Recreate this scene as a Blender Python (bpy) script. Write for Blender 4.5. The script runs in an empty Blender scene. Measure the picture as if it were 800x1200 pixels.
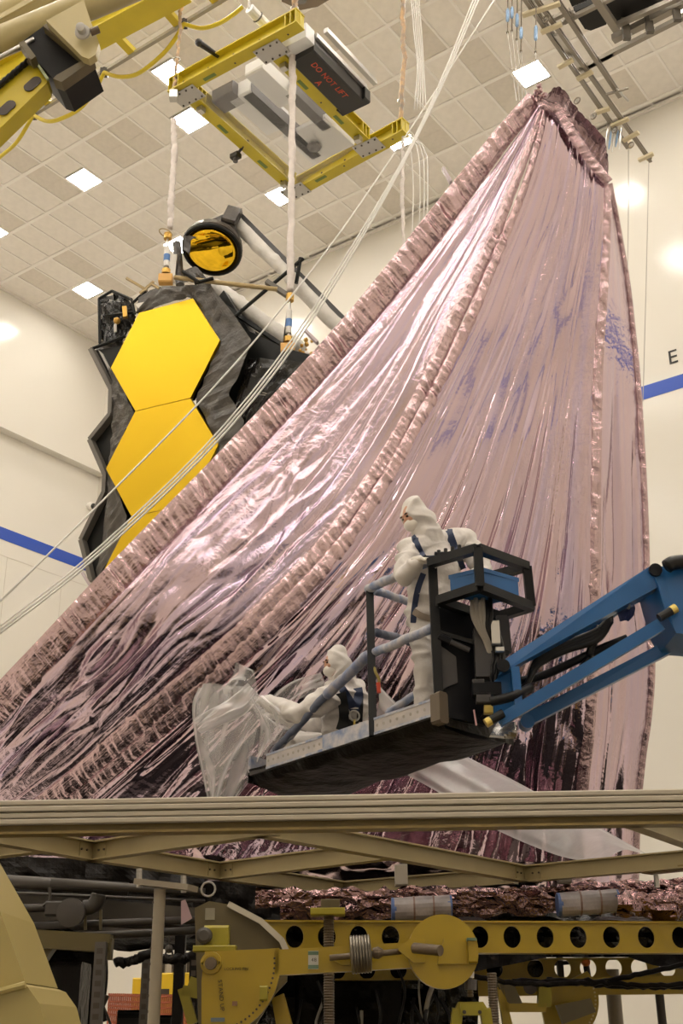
import bpy, bmesh, math, random
import numpy as np
from mathutils import Vector, Matrix, noise as mnoise

random.seed(7)
rng = np.random.default_rng(7)
S = bpy.context.scene
COL = S.collection

# ------------------------------------------------------------------ camera
PITCH, TURN, ROLL, FPX = 0.407481889, 0.627351139, -0.00868422, 1418.08976
EYE = np.array([0.0, 0.0, 1.6])
cT, sT = math.cos(TURN), math.sin(TURN)
RIGHT = np.array([cT, sT, 0.0]); FWD = np.array([-sT, cT, 0.0]); UP = np.array([0, 0, 1.0])
cP, sP = math.cos(PITCH), math.sin(PITCH)
cR, sR = math.cos(ROLL), math.sin(ROLL)
_axis = cP * FWD + sP * UP
_up0 = -sP * FWD + cP * UP
_cr = cR * RIGHT + sR * _up0
_cu = -sR * RIGHT + cR * _up0
cam_data = bpy.data.cameras.new('camera')
cam = bpy.data.objects.new('camera', cam_data); COL.objects.link(cam)
cam_data.sensor_fit = 'VERTICAL'; cam_data.sensor_height = 36.0
cam_data.lens = FPX / 1200.0 * 36.0
cam_data.clip_start = 0.1; cam_data.clip_end = 200
cam.matrix_world = Matrix(((_cr[0], _cu[0], -_axis[0], EYE[0]), (_cr[1], _cu[1], -_axis[1], EYE[1]),
                           (_cr[2], _cu[2], -_axis[2], EYE[2]), (0, 0, 0, 1)))
S.camera = cam

# ------------------------------------------------------------------ world, exposure
w = bpy.data.worlds.new('hall_air'); S.world = w; w.use_nodes = True
w.node_tree.nodes['Background'].inputs[0].default_value = (0.9, 0.85, 0.78, 1)
w.node_tree.nodes['Background'].inputs[1].default_value = 0.02
S.view_settings.view_transform = 'Standard'; S.view_settings.look = 'None'
S.view_settings.gamma = 1.0; S.view_settings.use_curve_mapping = False
S.view_settings.exposure = 0.0
LAMP_STRENGTH = 61.0
LAMP_COLOUR = (1.0, 0.94, 0.85)
S.cycles.max_bounces = 8; S.cycles.diffuse_bounces = 4; S.cycles.glossy_bounces = 4
S.cycles.transparent_max_bounces = 12
S.cycles.sample_clamp_indirect = 6.0
S.cycles.caustics_reflective = False; S.cycles.caustics_refractive = False

# ------------------------------------------------------------------ where things stand
def ray(px, py):
    dx, dy = px - 400.0, py - 600.0
    X = cR * dx + sR * dy; Y = -sR * dx + cR * dy
    return (X / FPX) * RIGHT + (cP + Y / FPX * sP) * FWD + (sP - Y / FPX * cP) * UP
def W(px, py, D):
    "point seen at (px, py) that stands D metres ahead of the camera"
    r = ray(px, py); return EYE + r * (D / (r @ FWD))
def Wz(px, py, z):
    r = ray(px, py); return EYE + r * ((z - EYE[2]) / r[2])
def Wx(px, py, x):
    r = ray(px, py); return EYE + r * ((x - EYE[0]) / r[0])
def Wy(px, py, y):
    r = ray(px, py); return EYE + r * ((y - EYE[1]) / r[1])
def C(x, y, z):
    "x right of, y ahead of, z above the floor under the camera"
    return x * RIGHT + y * FWD + z * UP
def seen(p, m=40):
    d = np.asarray(p) - EYE; k = d @ _axis
    if k <= 0.1: return False
    u = 400 + FPX * (d @ _cr) / k; v = 600 - FPX * (d @ _cu) / k
    return -m < u < 800 + m and -m < v < 1200 + m

def lin(c):
    if isinstance(c, str):
        c = [int(c[i:i+2], 16) / 255 for i in (0, 2, 4)]
    return tuple(x / 12.92 if x <= 0.04045 else ((x + 0.055) / 1.055) ** 2.4 for x in c)
def unit(v):
    v = np.asarray(v, float); return v / (np.linalg.norm(v) + 1e-12)

# ------------------------------------------------------------------ materials
MATS = {}
def mat(name, col, rough=0.5, metal=0.0, bump=None, var=None, spec=0.5, emit=None, alpha=1.0, stretch=None, coord='Object', sheen=0, coat=0):
    if name in MATS: return MATS[name]
    m = bpy.data.materials.new(name); m.use_nodes = True
    nt = m.node_tree; N = nt.nodes; L = nt.links
    b = N['Principled BSDF']
    c = lin(col) if isinstance(col, str) else col
    b.inputs['Base Color'].default_value = (*c, 1)
    b.inputs['Roughness'].default_value = rough; b.inputs['Metallic'].default_value = metal
    b.inputs['Specular IOR Level'].default_value = spec
    b.inputs['Alpha'].default_value = alpha
    if sheen: b.inputs['Sheen Weight'].default_value = sheen
    if coat: b.inputs['Coat Weight'].default_value = coat; b.inputs['Coat Roughness'].default_value = 0.12
    if emit:
        b.inputs['Emission Color'].default_value = (*emit[0], 1); b.inputs['Emission Strength'].default_value = emit[1]
    src = None
    if bump or var:
        tc = N.new('ShaderNodeTexCoord'); src = tc.outputs[coord]
        if stretch:
            mp = N.new('ShaderNodeMapping'); mp.inputs['Scale'].default_value = stretch
            L.new(src, mp.inputs[0]); src = mp.outputs[0]
    if var:
        n = N.new('ShaderNodeTexNoise'); n.inputs['Scale'].default_value = var[0]; n.inputs['Detail'].default_value = 5
        L.new(src, n.inputs['Vector'])
        mx = N.new('ShaderNodeMix'); mx.data_type = 'RGBA'
        c2 = lin(var[1]) if isinstance(var[1], str) else tuple(x * (1 - var[1]) for x in c)
        r = N.new('ShaderNodeMapRange'); r.inputs[1].default_value = 0.35; r.inputs[2].default_value = 0.65
        L.new(n.outputs[0], r.inputs[0]); L.new(r.outputs[0], mx.inputs[0])
        mx.inputs[6].default_value = (*c, 1); mx.inputs[7].default_value = (*c2, 1)
        L.new(mx.outputs[2], b.inputs['Base Color'])
    if bump:
        n = N.new('ShaderNodeTexNoise'); n.inputs['Scale'].default_value = bump[0]; n.inputs['Detail'].default_value = 4
        L.new(src, n.inputs['Vector'])
        bp = N.new('ShaderNodeBump'); bp.inputs['Strength'].default_value = bump[1]
        bp.inputs['Distance'].default_value = bump[2] if len(bump) > 2 else 0.02
        L.new(n.outputs[0], bp.inputs['Height']); L.new(bp.outputs[0], b.inputs['Normal'])
    MATS[name] = m; return m

# ------------------------------------------------------------------ mesh builder
class MB:
    def __init__(s): s.v = []; s.f = []; s.uv = None
    def add(s, vs, fs):
        o = len(s.v); s.v.extend([tuple(map(float, p)) for p in vs]); s.f.extend([tuple(i + o for i in f) for f in fs]); return s
    def box(s, c, ax, ay, az):
        "centre and the three half-edge vectors"
        c, ax, ay, az = map(np.asarray, (c, ax, ay, az))
        if np.dot(np.cross(ax, ay), az) < 0: ax = -ax
        vs = [c + i * ax + j * ay + k * az for k in (-1, 1) for j in (-1, 1) for i in (-1, 1)]
        return s.add(vs, [(0, 2, 3, 1), (4, 5, 7, 6), (0, 1, 5, 4), (2, 6, 7, 3), (0, 4, 6, 2), (1, 3, 7, 5)])
    def rbox(s, c, ax, ay, az, r=0.01):
        "box with its long edges chamfered round the axis ax"
        c, ax, ay, az = map(lambda q: np.asarray(q, float), (c, ax, ay, az))
        ly, lz = np.linalg.norm(ay), np.linalg.norm(az); r = min(r, ly * .9, lz * .9)
        uy, uz = ay / ly, az / lz
        prof = [(ly - r, -lz), (ly, -lz + r), (ly, lz - r), (ly - r, lz), (-ly + r, lz), (-ly, lz - r), (-ly, -lz + r), (-ly + r, -lz)]
        return s.prism([c - ax + a * uy + b * uz for a, b in prof], 2 * ax)
    def bar(s, p0, p1, w, h, up=UP):
        "square bar: w across, h along up"
        p0, p1 = np.asarray(p0), np.asarray(p1); d = p1 - p0; u = unit(d)
        side = unit(np.cross(u, up)); u2 = unit(np.cross(side, u))
        return s.box((p0 + p1) / 2, d / 2, side * w / 2, u2 * h / 2)
    def ibeam(s, p0, p1, w, h, t=0.012, up=UP):
        p0, p1 = np.asarray(p0), np.asarray(p1); d = p1 - p0; u = unit(d)
        side = unit(np.cross(u, up)); u2 = unit(np.cross(side, u))
        a, b, q = w / 2, h / 2, t / 2
        prof = [(-a, -b), (a, -b), (a, -b + t), (q, -b + t), (q, b - t), (a, b - t), (a, b), (-a, b), (-a, b - t), (-q, b - t), (-q, -b + t), (-a, -b + t)]
        return s.prism([p0 + x * side + y * u2 for x, y in prof], d)
    def prism(s, poly, off):
        n = len(poly); off = np.asarray(off, float); P = [np.asarray(p, float) for p in poly]
        nrm = sum((np.cross(P[i] - P[0], P[(i + 1) % n] - P[0]) for i in range(1, n - 1)), np.zeros(3))
        if nrm @ off < 0: P = P[::-1]
        vs = P + [p + off for p in P]
        return s.add(vs, [tuple(range(n))[::-1], tuple(range(n, 2 * n))] + [(i, (i + 1) % n, n + (i + 1) % n, n + i) for i in range(n)])
    def tube(s, path, r, n=8, caps=True, flat=1.0, up=None):
        P = [np.asarray(p, float) for p in path]; m = len(P)
        R = [r] * m if np.isscalar(r) else list(r)
        ref = np.array(up, float) if up is not None else None
        rings = []; prev = None
        for i in range(m):
            t = unit(P[min(i + 1, m - 1)] - P[max(i - 1, 0)])
            if ref is not None: a = np.cross(t, ref)
            elif prev is None: a = np.cross(t, UP if abs(t[2]) < .9 else RIGHT)
            else: a = prev - t * (prev @ t)
            a = unit(a); b = np.cross(t, a); prev = a
            rings.append([P[i] + R[i] * (math.cos(k) * a + flat * math.sin(k) * b) for k in np.arange(n) * 2 * math.pi / n])
        vs = [p for q in rings for p in q]
        fs = [(i * n + k, i * n + (k + 1) % n, (i + 1) * n + (k + 1) % n, (i + 1) * n + k) for i in range(m - 1) for k in range(n)]
        if caps: fs += [tuple(range(n))[::-1], tuple(range((m - 1) * n, m * n))]
        return s.add(vs, fs)
    def cyl(s, p0, p1, r, n=16, r1=None):
        return s.tube([p0, p1], [r, r if r1 is None else r1], n)
    def lathe(s, c, axis, prof, n=20, caps=True):
        "prof: (distance along axis, radius)"
        axis = unit(axis); c = np.asarray(c, float)
        return s.tube([c + axis * a for a, _ in prof], [max(q, 1e-4) for _, q in prof], n, caps) if len(prof) > 1 else s
    def ring(s, c, axis, R, r, n=20, m=8):
        axis = unit(axis); a = unit(np.cross(axis, UP if abs(axis[2]) < .9 else RIGHT)); b = np.cross(axis, a)
        vs = []; fs = []
        for i in range(n):
            t = 2 * math.pi * i / n; d = math.cos(t) * a + math.sin(t) * b
            for k in range(m):
                q = 2 * math.pi * k / m
                vs.append(np.asarray(c) + d * (R + r * math.cos(q)) + axis * r * math.sin(q))
        for i in range(n):
            for k in range(m):
                fs.append((i * m + k, ((i + 1) % n) * m + k, ((i + 1) % n) * m + (k + 1) % m, i * m + (k + 1) % m))
        return s.add(vs, fs)
    def ball(s, c, r, n=12, m=8, axes=None):
        c = np.asarray(c, float); rr = np.array([r, r, r]) if np.isscalar(r) else np.array(r)
        A = np.eye(3) if axes is None else np.array([unit(a) for a in axes])
        vs = [c + A[2] * rr[2]]
        for j in range(1, m):
            t = math.pi * j / m
            for i in range(n):
                q = 2 * math.pi * i / n
                vs.append(c + A[0] * rr[0] * math.sin(t) * math.cos(q) + A[1] * rr[1] * math.sin(t) * math.sin(q) + A[2] * rr[2] * math.cos(t))
        vs.append(c - A[2] * rr[2]); e = len(vs) - 1
        fs = [(0, 1 + i, 1 + (i + 1) % n) for i in range(n)]
        for j in range(m - 2):
            fs += [(1 + j * n + i, 1 + (j + 1) * n + i, 1 + (j + 1) * n + (i + 1) % n, 1 + j * n + (i + 1) % n) for i in range(n)]
        fs += [(e, 1 + (m - 2) * n + (i + 1) % n, 1 + (m - 2) * n + i) for i in range(n)]
        return s.add(vs, fs)
    def grid(s, G, uv=None):
        "G: array (n, m, 3)"
        n, m = G.shape[:2]; o = len(s.v)
        s.v.extend(map(tuple, G.reshape(-1, 3)))
        s.f.extend([(o + i * m + j, o + (i + 1) * m + j, o + (i + 1) * m + j + 1, o + i * m + j + 1) for i in range(n - 1) for j in range(m - 1)])
        if uv is not None: s.uv = uv.reshape(-1, 2)
        return s
    def holed(s, o, ux, uy, uz, L, H, T, holes, rx, rz, n=16):
        "plate from o along ux (length L) and uz (height H), thickness T along uy, oval holes at the given distances"
        o, ux, uy, uz = map(lambda q: np.asarray(q, float), (o, ux, uy, uz))
        edges = [0] + [(a + b) / 2 for a, b in zip(holes[:-1], holes[1:])] + [L]
        edges[0] = 0
        for h, e0, e1 in zip(holes, edges[:-1], edges[1:]):
            ang = [2 * math.pi * k / n + math.pi / n for k in range(n)]
            inn = [(h + rx * math.cos(a), H / 2 + rz * math.sin(a)) for a in ang]
            out = []
            for a in ang:
                c_, s_ = math.cos(a), math.sin(a)
                t = min((((e1 - h) if c_ > 0 else (h - e0)) / abs(c_)) if abs(c_) > 1e-6 else 1e9, (H / 2) / abs(s_) if abs(s_) > 1e-6 else 1e9)
                out.append((h + t * c_, H / 2 + t * s_))
            # snap nearest samples to the corners
            for cx, cz in ((e0, 0), (e1, 0), (e1, H), (e0, H)):
                k = min(range(n), key=lambda q: (out[q][0] - cx) ** 2 + (out[q][1] - cz) ** 2); out[k] = (cx, cz)
            P = lambda q, d: o + ux * q[0] + uz * q[1] + uy * d
            vs = [P(q, 0) for q in inn] + [P(q, 0) for q in out] + [P(q, T) for q in inn] + [P(q, T) for q in out]
            fs = []
            for k in range(n):
                j = (k + 1) % n
                fs += [(k, j, n + j, n + k), (2 * n + j, 2 * n + k, 3 * n + k, 3 * n + j), (j, k, 2 * n + k, 2 * n + j), (n + k, n + j, 3 * n + j, 3 * n + k)]
            s.add(vs, fs)
        return s
    def mesh(s, name, org):
        me = bpy.data.meshes.new(name)
        A = np.array(s.v) - np.asarray(org)
        me.from_pydata(A.tolist(), [], s.f)
        if s.uv is not None:
            u = me.uv_layers.new(name='UVMap')
            idx = np.empty(len(me.loops), dtype=np.int32); me.loops.foreach_get('vertex_index', idx)
            u.data.foreach_set('uv', s.uv[idx].astype(np.float32).ravel())
        return me
    def build(s, name, m, parent=None, smooth=False, angle=None, label=None, cat=None, group=None, kind=None, fix=True, org=None):
        A = np.array(s.v)
        if org is None: org = (A.min(0) + A.max(0)) / 2
        me = s.mesh(name, org)
        if fix:
            bm = bmesh.new(); bm.from_mesh(me); bmesh.ops.recalc_face_normals(bm, faces=bm.faces); bm.to_mesh(me); bm.free()
        for q in (m if isinstance(m, (list, tuple)) else [m]): me.materials.append(q)
        if smooth:
            me.polygons.foreach_set('use_smooth', [True] * len(me.polygons))
            if angle: me.set_sharp_from_angle(angle=math.radians(angle))
        return link(bpy.data.objects.new(name, me), org, parent, label, cat, group, kind)
ORG = {}
def link(o, org, parent=None, label=None, cat=None, group=None, kind=None):
    COL.objects.link(o); org = np.asarray(org, float); ORG[o.name] = org
    if parent is not None:
        o.parent = parent; o.location = Vector(org - ORG[parent.name])
    else: o.location = Vector(org)
    return tag(o, label, cat, group, kind)
def tag(o, label=None, cat=None, group=None, kind=None):
    for k, v in (('label', label), ('category', cat), ('group', group), ('kind', kind)):
        if v: o[k] = v
    return o
def thing(name, org, label, cat, group=None):
    return link(bpy.data.objects.new(name, None), org, None, label, cat, group)
def place(src, org, parent=None, name=None):
    "another object on the same mesh"
    o = src.copy(); 
    if name: o.name = name
    for k in list(o.keys()):
        if k in ('label', 'category', 'group', 'kind'): del o[k]
    o.parent = None
    return link(o, org, parent)
def spline(pts, n):
    "Catmull-Rom through pts, n samples evenly by length"
    P = np.array(pts, float)
    if len(P) == 2:
        t = np.linspace(0, 1, n)[:, None]; return P[0] * (1 - t) + P[1] * t
    Q = np.vstack([2 * P[0] - P[1], P, 2 * P[-1] - P[-2]]); out = []
    for i in range(1, len(Q) - 2):
        for t in np.linspace(0, 1, 24, endpoint=False):
            a, b, c_, d = Q[i - 1], Q[i], Q[i + 1], Q[i + 2]
            out.append(.5 * ((2 * b) + (c_ - a) * t + (2 * a - 5 * b + 4 * c_ - d) * t * t + (3 * b - a - 3 * c_ + d) * t ** 3))
    out.append(P[-1]); out = np.array(out)
    s = np.concatenate([[0], np.cumsum(np.linalg.norm(np.diff(out, axis=0), axis=1))]); q = np.linspace(0, s[-1], n)
    return np.stack([np.interp(q, s, out[:, k]) for k in range(out.shape[1])], 1)
def WP(pts, n=None):
    "pixel-and-distance list to points; n samples along a smooth curve"
    P = np.array([W(*p) for p in pts])
    return P if n is None else spline(P, n)

# ================================================================== the hall
CEIL = EYE[2] + 17.0
TU, TV = 17 * 0.0363066, 17 * 0.0698687
U0, V0 = 17 * -1.08341324, 17 * 0.765419489
gx = lambda i: U0 + TU * i
gy = lambda j: V0 + TV * j
XL, YB = gx(-5.08), gy(5.16)
XR, YF = 8.0, -8.0
M_wall = mat('cream_wall_paint', (0.755, 0.715, 0.64), 0.16, bump=(0.8, 0.12, 0.03), spec=0.45)
M_ceil = mat('ceiling_tile_white', (0.90, 0.85, 0.785), 0.55, var=(6, 0.06))
M_vent = mat('perforated_tile_grey', (0.76, 0.70, 0.62), 0.5, var=(9, 0.07))
M_tbar = mat('ceiling_bar_white', (0.93, 0.89, 0.84), 0.4)
M_floor = mat('grey_floor_vinyl', (0.78, 0.73, 0.66), 0.3, var=(0.7, 0.2))
M_blue = mat('blue_stripe_paint', '2a50b4', 0.3)
M_black_paint = mat('black_paint', '1b1713', 0.4)

def wall(name, c, ax, ay, az):
    return MB().box(c, ax, ay, az).build(name, M_wall, kind='structure')
xc, yc = (XL + XR) / 2, (YB + YF) / 2; hx, hy = (XR - XL) / 2, (YB - YF) / 2
wall_left = wall('wall_left', (XL - .15, yc, CEIL / 2), (.15, 0, 0), (0, hy + .3, 0), (0, 0, CEIL / 2))
wall_back = wall('wall_back', (xc, YB + .15, CEIL / 2), (hx, 0, 0), (0, .15, 0), (0, 0, CEIL / 2))
wall('wall_right', (XR + .15, yc, CEIL / 2), (.15, 0, 0), (0, hy + .3, 0), (0, 0, CEIL / 2))
wall('wall_front', (xc, YF - .15, CEIL / 2), (hx, 0, 0), (0, .15, 0), (0, 0, CEIL / 2))
MB().box((xc, yc, -.1), (hx + .3, 0, 0), (0, hy + .3, 0), (0, 0, .1)).build('floor', M_floor, kind='structure')
MB().prism([C(-5.5, .5, .001), C(5.5, .5, .001), C(5.5, 13.4, .001), C(-5.5, 13.4, .001)], UP * .012).build('floor', mat('added_dark_sheet', (0.10, 0.085, 0.07), 0.4, var=(1.2, 0.2)), kind='structure')  # unseen dark sheet added to darken the low film and cut floor bounce
ceiling = MB().box((xc, yc, CEIL + .16), (hx + .3, 0, 0), (0, hy + .3, 0), (0, 0, .1)).build('ceiling', M_ceil, kind='structure')

def toIJ(px, py):
    p = Wz(px, py, CEIL); return (p[0] - U0) / TU, (p[1] - V0) / TV
dark_px = [(67, 214), (104, 140), (120, 180), (172, 160), (168, 100), (24, 190), (10, 250), (91, 310), (49, 331), (150, 280), (90, 354), (124, 333),
           (290, 212), (364, 262), (230, 244), (424, 210), (458, 234), (400, 44), (452, 114), (554, 60), (592, 106), (512, 152), (734, 106), (378, 275),
           (200, 30), (735, 108), (20, 140), (475, 42)]
DARK = {tuple(int(math.floor(q)) for q in toIJ(*p)) for p in dark_px}
lamp_cells = {}
for i in range(-3, 46, 5):
    for jc in np.arange(-21.75, 4, 2.5):
        lamp_cells[(i, int(math.floor(jc)))] = jc - .25
lamp_cells[(8, -1)] = -.5
imax = int((XR - U0) / TU); jmin = int((YF - V0) / TV) + 1
m_tile = MB().box((0, 0, 0), (TU / 2 - .018, 0, 0), (0, TV / 2 - .018, 0), (0, 0, .015)).mesh('ceiling_tile', (0, 0, 0)); m_tile.materials.append(M_ceil)
m_dark = m_tile.copy(); m_dark.materials.clear(); m_dark.materials.append(M_vent)
m_half = MB().box((0, 0, 0), (TU / 2 - .018, 0, 0), (0, TV / 4 - .018, 0), (0, 0, .015)).mesh('ceiling_tile', (0, 0, 0)); m_half.materials.append(M_ceil)
n_t = 0
for i in range(-6, imax + 1):
    for j in range(jmin, 6):
        x0, x1, y0, y1 = gx(i), gx(i + 1), gy(j), gy(j + 1)
        if not any(seen((x, y, CEIL), 6) for x in (x0, x1) for y in (y0, y1)): continue
        if j == 5 or i == -6: continue
        z = CEIL + .035
        if (i, j) in lamp_cells:
            jc = lamp_cells[(i, j)]
            yo = gy(j) + TV * (.25 if jc - j > .1 else .75)
            o = bpy.data.objects.new('ceiling_tile', m_half); link(o, ((x0 + x1) / 2, yo, z), ceiling)
        else:
            o = bpy.data.objects.new('ceiling_tile', m_dark if (i, j) in DARK else m_tile)
            link(o, ((x0 + x1) / 2, (y0 + y1) / 2, z), ceiling)
        n_t += 1
m_bi = MB().box((0, 0, 0), (.022, 0, 0), (0, hy, 0), (0, 0, .03)).mesh('ceiling_bar', (0, 0, 0)); m_bi.materials.append(M_tbar)
m_bj = MB().box((0, 0, 0), (hx, 0, 0), (0, .042, 0), (0, 0, .034)).mesh('ceiling_bar', (0, 0, 0)); m_bj.materials.append(M_tbar)
for i in range(-5, imax + 1):
    link(bpy.data.objects.new('ceiling_bar', m_bi), (gx(i), yc, CEIL + .03), ceiling)
for j in range(jmin, 6):
    link(bpy.data.objects.new('ceiling_bar', m_bj), (xc, gy(j), CEIL + .03), ceiling)
# faint seam across the middle of each vented tile
for (i, j) in sorted(DARK):
    MB().box((gx(i) + TU / 2, gy(j) + TV / 2, CEIL + .02), (TU / 2 - .02, 0, 0), (0, .008, 0), (0, 0, .004)).build('tile_joint', M_vent, ceiling)

# ceiling lamps: square panels, one half tile each
M_lamp = mat('lamp_panel_glow', (0.9, 0.9, 0.9), 0.4, emit=(LAMP_COLOUR, LAMP_STRENGTH))
M_lframe = mat('lamp_frame_white', (0.7, 0.68, 0.64), 0.4)
lx, ly = TU / 2 - .02, TV / 4 - .02
m_pan = MB().box((0, 0, 0), (lx - .02, 0, 0), (0, ly - .02, 0), (0, 0, .004)).mesh('diffuser', (0, 0, 0)); m_pan.materials.append(M_lamp)
fr = MB()
for s_ in (-1, 1):
    fr.box((s_ * (lx - .01), 0, 0), (.01, 0, 0), (0, ly, 0), (0, 0, .03)); fr.box((0, s_ * (ly - .01), 0), (lx - .02, 0, 0), (0, .01, 0), (0, 0, .03))
fr.box((0, 0, .034), (lx, 0, 0), (0, ly, 0), (0, 0, .004))
m_fr = fr.mesh('lamp_frame', (0, 0, 0)); m_fr.materials.append(M_lframe)
lamp_words = {(8, -1): 'square white ceiling lamp just left of the yellow lifting frame, the upper of two',
              (7, 0): 'square white ceiling lamp half behind the left corner of the yellow lifting frame',
              (2, 0): 'square white ceiling lamp below the yellow festoon cable, in open ceiling',
              (-3, 3): 'square white ceiling lamp just above the telescope, nearest the left wall',
              (-3, 0): 'square white ceiling lamp cut by the left edge of the view',
              (7, 3): 'square white ceiling lamp behind the lower corner of the yellow lifting frame',
              (17, 3): 'square white ceiling lamp right above the tip of the pink sunshield',
              (12, 3): 'square white ceiling lamp behind the right corner of the yellow lifting frame'}
n_l = 0
for (i, j), jc in lamp_cells.items():
    x, y = gx(i) + TU / 2, gy(jc + .25)
    if not (XL < x < XR and YF < y < YB): continue
    t = thing('ceiling_lamp', (x, y, CEIL + .005), lamp_words.get((i, j), 'square white ceiling lamp out of view, in the rows above and behind the viewer'), 'lamp', 'square ceiling lamps')
    link(bpy.data.objects.new('lamp_frame', m_fr), (x, y, CEIL + .035), t)
    link(bpy.data.objects.new('diffuser', m_pan), (x, y, CEIL + .02), t)
    n_l += 1

# left wall: bulkhead ledge, stripe, seams
def ledge_z(px, py): return Wx(px, py, XL)[2]
zt, zb = Wx(0, 466, XL + .25)[2], Wx(60, 527, XL + .25)[2]
led = MB(); led.prism([(XL, YF, zb), (XL + .25, YF, zb), (XL + .25, YF, zt), (XL, YF, zt + .12)], (0, YB - YF, 0))
led.build('trim_1', M_wall, kind='structure')
z1, z2 = Wx(50, 636, XL)[2], Wx(50, 650, XL)[2]
MB().box((XL + .004, yc, (z1 + z2) / 2), (.004, 0, 0), (0, hy, 0), (0, 0, abs(z1 - z2) / 2)).build('trim_2', M_blue, kind='structure')
z3, z4 = Wy(775, 446, YB)[2], Wy(775, 462, YB)[2]
MB().box((xc, YB - .004, (z3 + z4) / 2), (hx, 0, 0), (0, .004, 0), (0, 0, abs(z3 - z4) / 2)).build('trim_3', M_blue, kind='structure')
MB().box((xc, YB - .03, CEIL - .03), (hx, 0, 0), (0, .03, 0), (0, 0, .03)).build('trim_4', M_ceil, kind='structure')
MB().box((XL + .03, yc, CEIL - .03), (.03, 0, 0), (0, hy, 0), (0, 0, .03)).build('trim_5', M_ceil, kind='structure')
MB().box((xc, YF + .004, (z3 + z4) / 2), (hx, 0, 0), (0, .004, 0), (0, 0, abs(z3 - z4) / 2)).build('trim_8', M_blue, kind='structure')
MB().box((XR - .004, yc, (z3 + z4) / 2), (.004, 0, 0), (0, hy, 0), (0, 0, abs(z3 - z4) / 2)).build('trim_9', M_blue, kind='structure')
M_seam = mat('wall_joint_grey', (0.62, 0.57, 0.49), 0.4)
sm = Wx(50, 668, XL)[2]
MB().box((XL + .003, yc, sm), (.003, 0, 0), (0, hy, 0), (0, 0, .008)).build('trim_6', M_seam, kind='structure')
for yy in (Wx(75, 650, XL)[1], Wx(10, 640, XL)[1]):
    MB().box((XL + .003, yy, sm / 2), (.003, 0, 0), (0, .006, 0), (0, 0, sm / 2)).build('trim_7', M_seam, kind='structure')
# letter on the back wall
fc = bpy.data.curves.new('wall_letter', 'FONT'); fc.body = 'E'; fc.size = .40; fc.extrude = .004; fc.align_x = 'CENTER'; fc.align_y = 'CENTER'
fo = bpy.data.objects.new('wall_letter', fc); COL.objects.link(fo)
bpy.context.view_layer.update()
me = bpy.data.meshes.new_from_object(fo.evaluated_get(bpy.context.evaluated_depsgraph_get())); bpy.data.objects.remove(fo)
me.materials.append(M_black_paint)
lo = bpy.data.objects.new('wall_letter', me); link(lo, Wy(788, 419, YB - .006), None, 'black letter E painted on the cream wall above the blue stripe', 'letter')
lo.rotation_euler = (math.radians(90), 0, 0)
# dome camera on the left wall
p = Wx(104, 593, XL)
cm = thing('security_camera', p, 'white dome security camera on the cream wall beside the black mirror panels', 'camera')
M_white_plastic = mat('white_plastic', (0.78, 0.74, 0.68), 0.35)
M_dark_glass = mat('dark_dome', '221d18', 0.1)
MB().lathe(p, (1, 0, -.25), [(0, .085), (.06, .10), (.13, .095), (.17, .075)]).build('housing', M_white_plastic, cm, smooth=True, angle=40)
MB().ball(p + np.array([.17, 0, -.05]), .075, 14, 8).build('lens_dome', M_dark_glass, cm, smooth=True)

# ================================================================== sunshield
def vnoise(x, y, seed=0):
    "smooth value noise, arrays, -1..1"
    x = np.asarray(x, float); y = np.asarray(y, float); x, y = np.broadcast_arrays(x, y)
    xi = np.floor(x).astype(np.int64); yi = np.floor(y).astype(np.int64); fx = x - xi; fy = y - yi
    def h(a, b):
        q = (a * 374761393 + b * 668265263 + seed * 982451653) & 0xffffffff
        q = ((q ^ (q >> 13)) * 1274126177) & 0xffffffff; q = q ^ (q >> 16)
        return (q & 0xffff) / 32767.5 - 1
    u = fx * fx * (3 - 2 * fx); v = fy * fy * (3 - 2 * fy)
    return (h(xi, yi) * (1 - u) + h(xi + 1, yi) * u) * (1 - v) + (h(xi, yi + 1) * (1 - u) + h(xi + 1, yi + 1) * u) * v
def ridge(x, y, seed=0): return 1 - 2 * np.abs(vnoise(x, y, seed))
def groove(x, y, seed=0, w=.10):
    "narrow creases between wide flat lanes"
    return -np.exp(-(vnoise(x, y, seed) / w) ** 2)
def smooth(a, b, x):
    t = np.clip((x - a) / (b - a), 0, 1); return t * t * (3 - 2 * t)
def normals(G):
    a = np.gradient(G, axis=0); b = np.gradient(G, axis=1); n = np.cross(a, b); n /= np.linalg.norm(n, axis=2, keepdims=True) + 1e-9
    to = EYE - G; s = np.sign((n * to).sum(2, keepdims=True)); return n * np.where(s == 0, 1, s)
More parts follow.
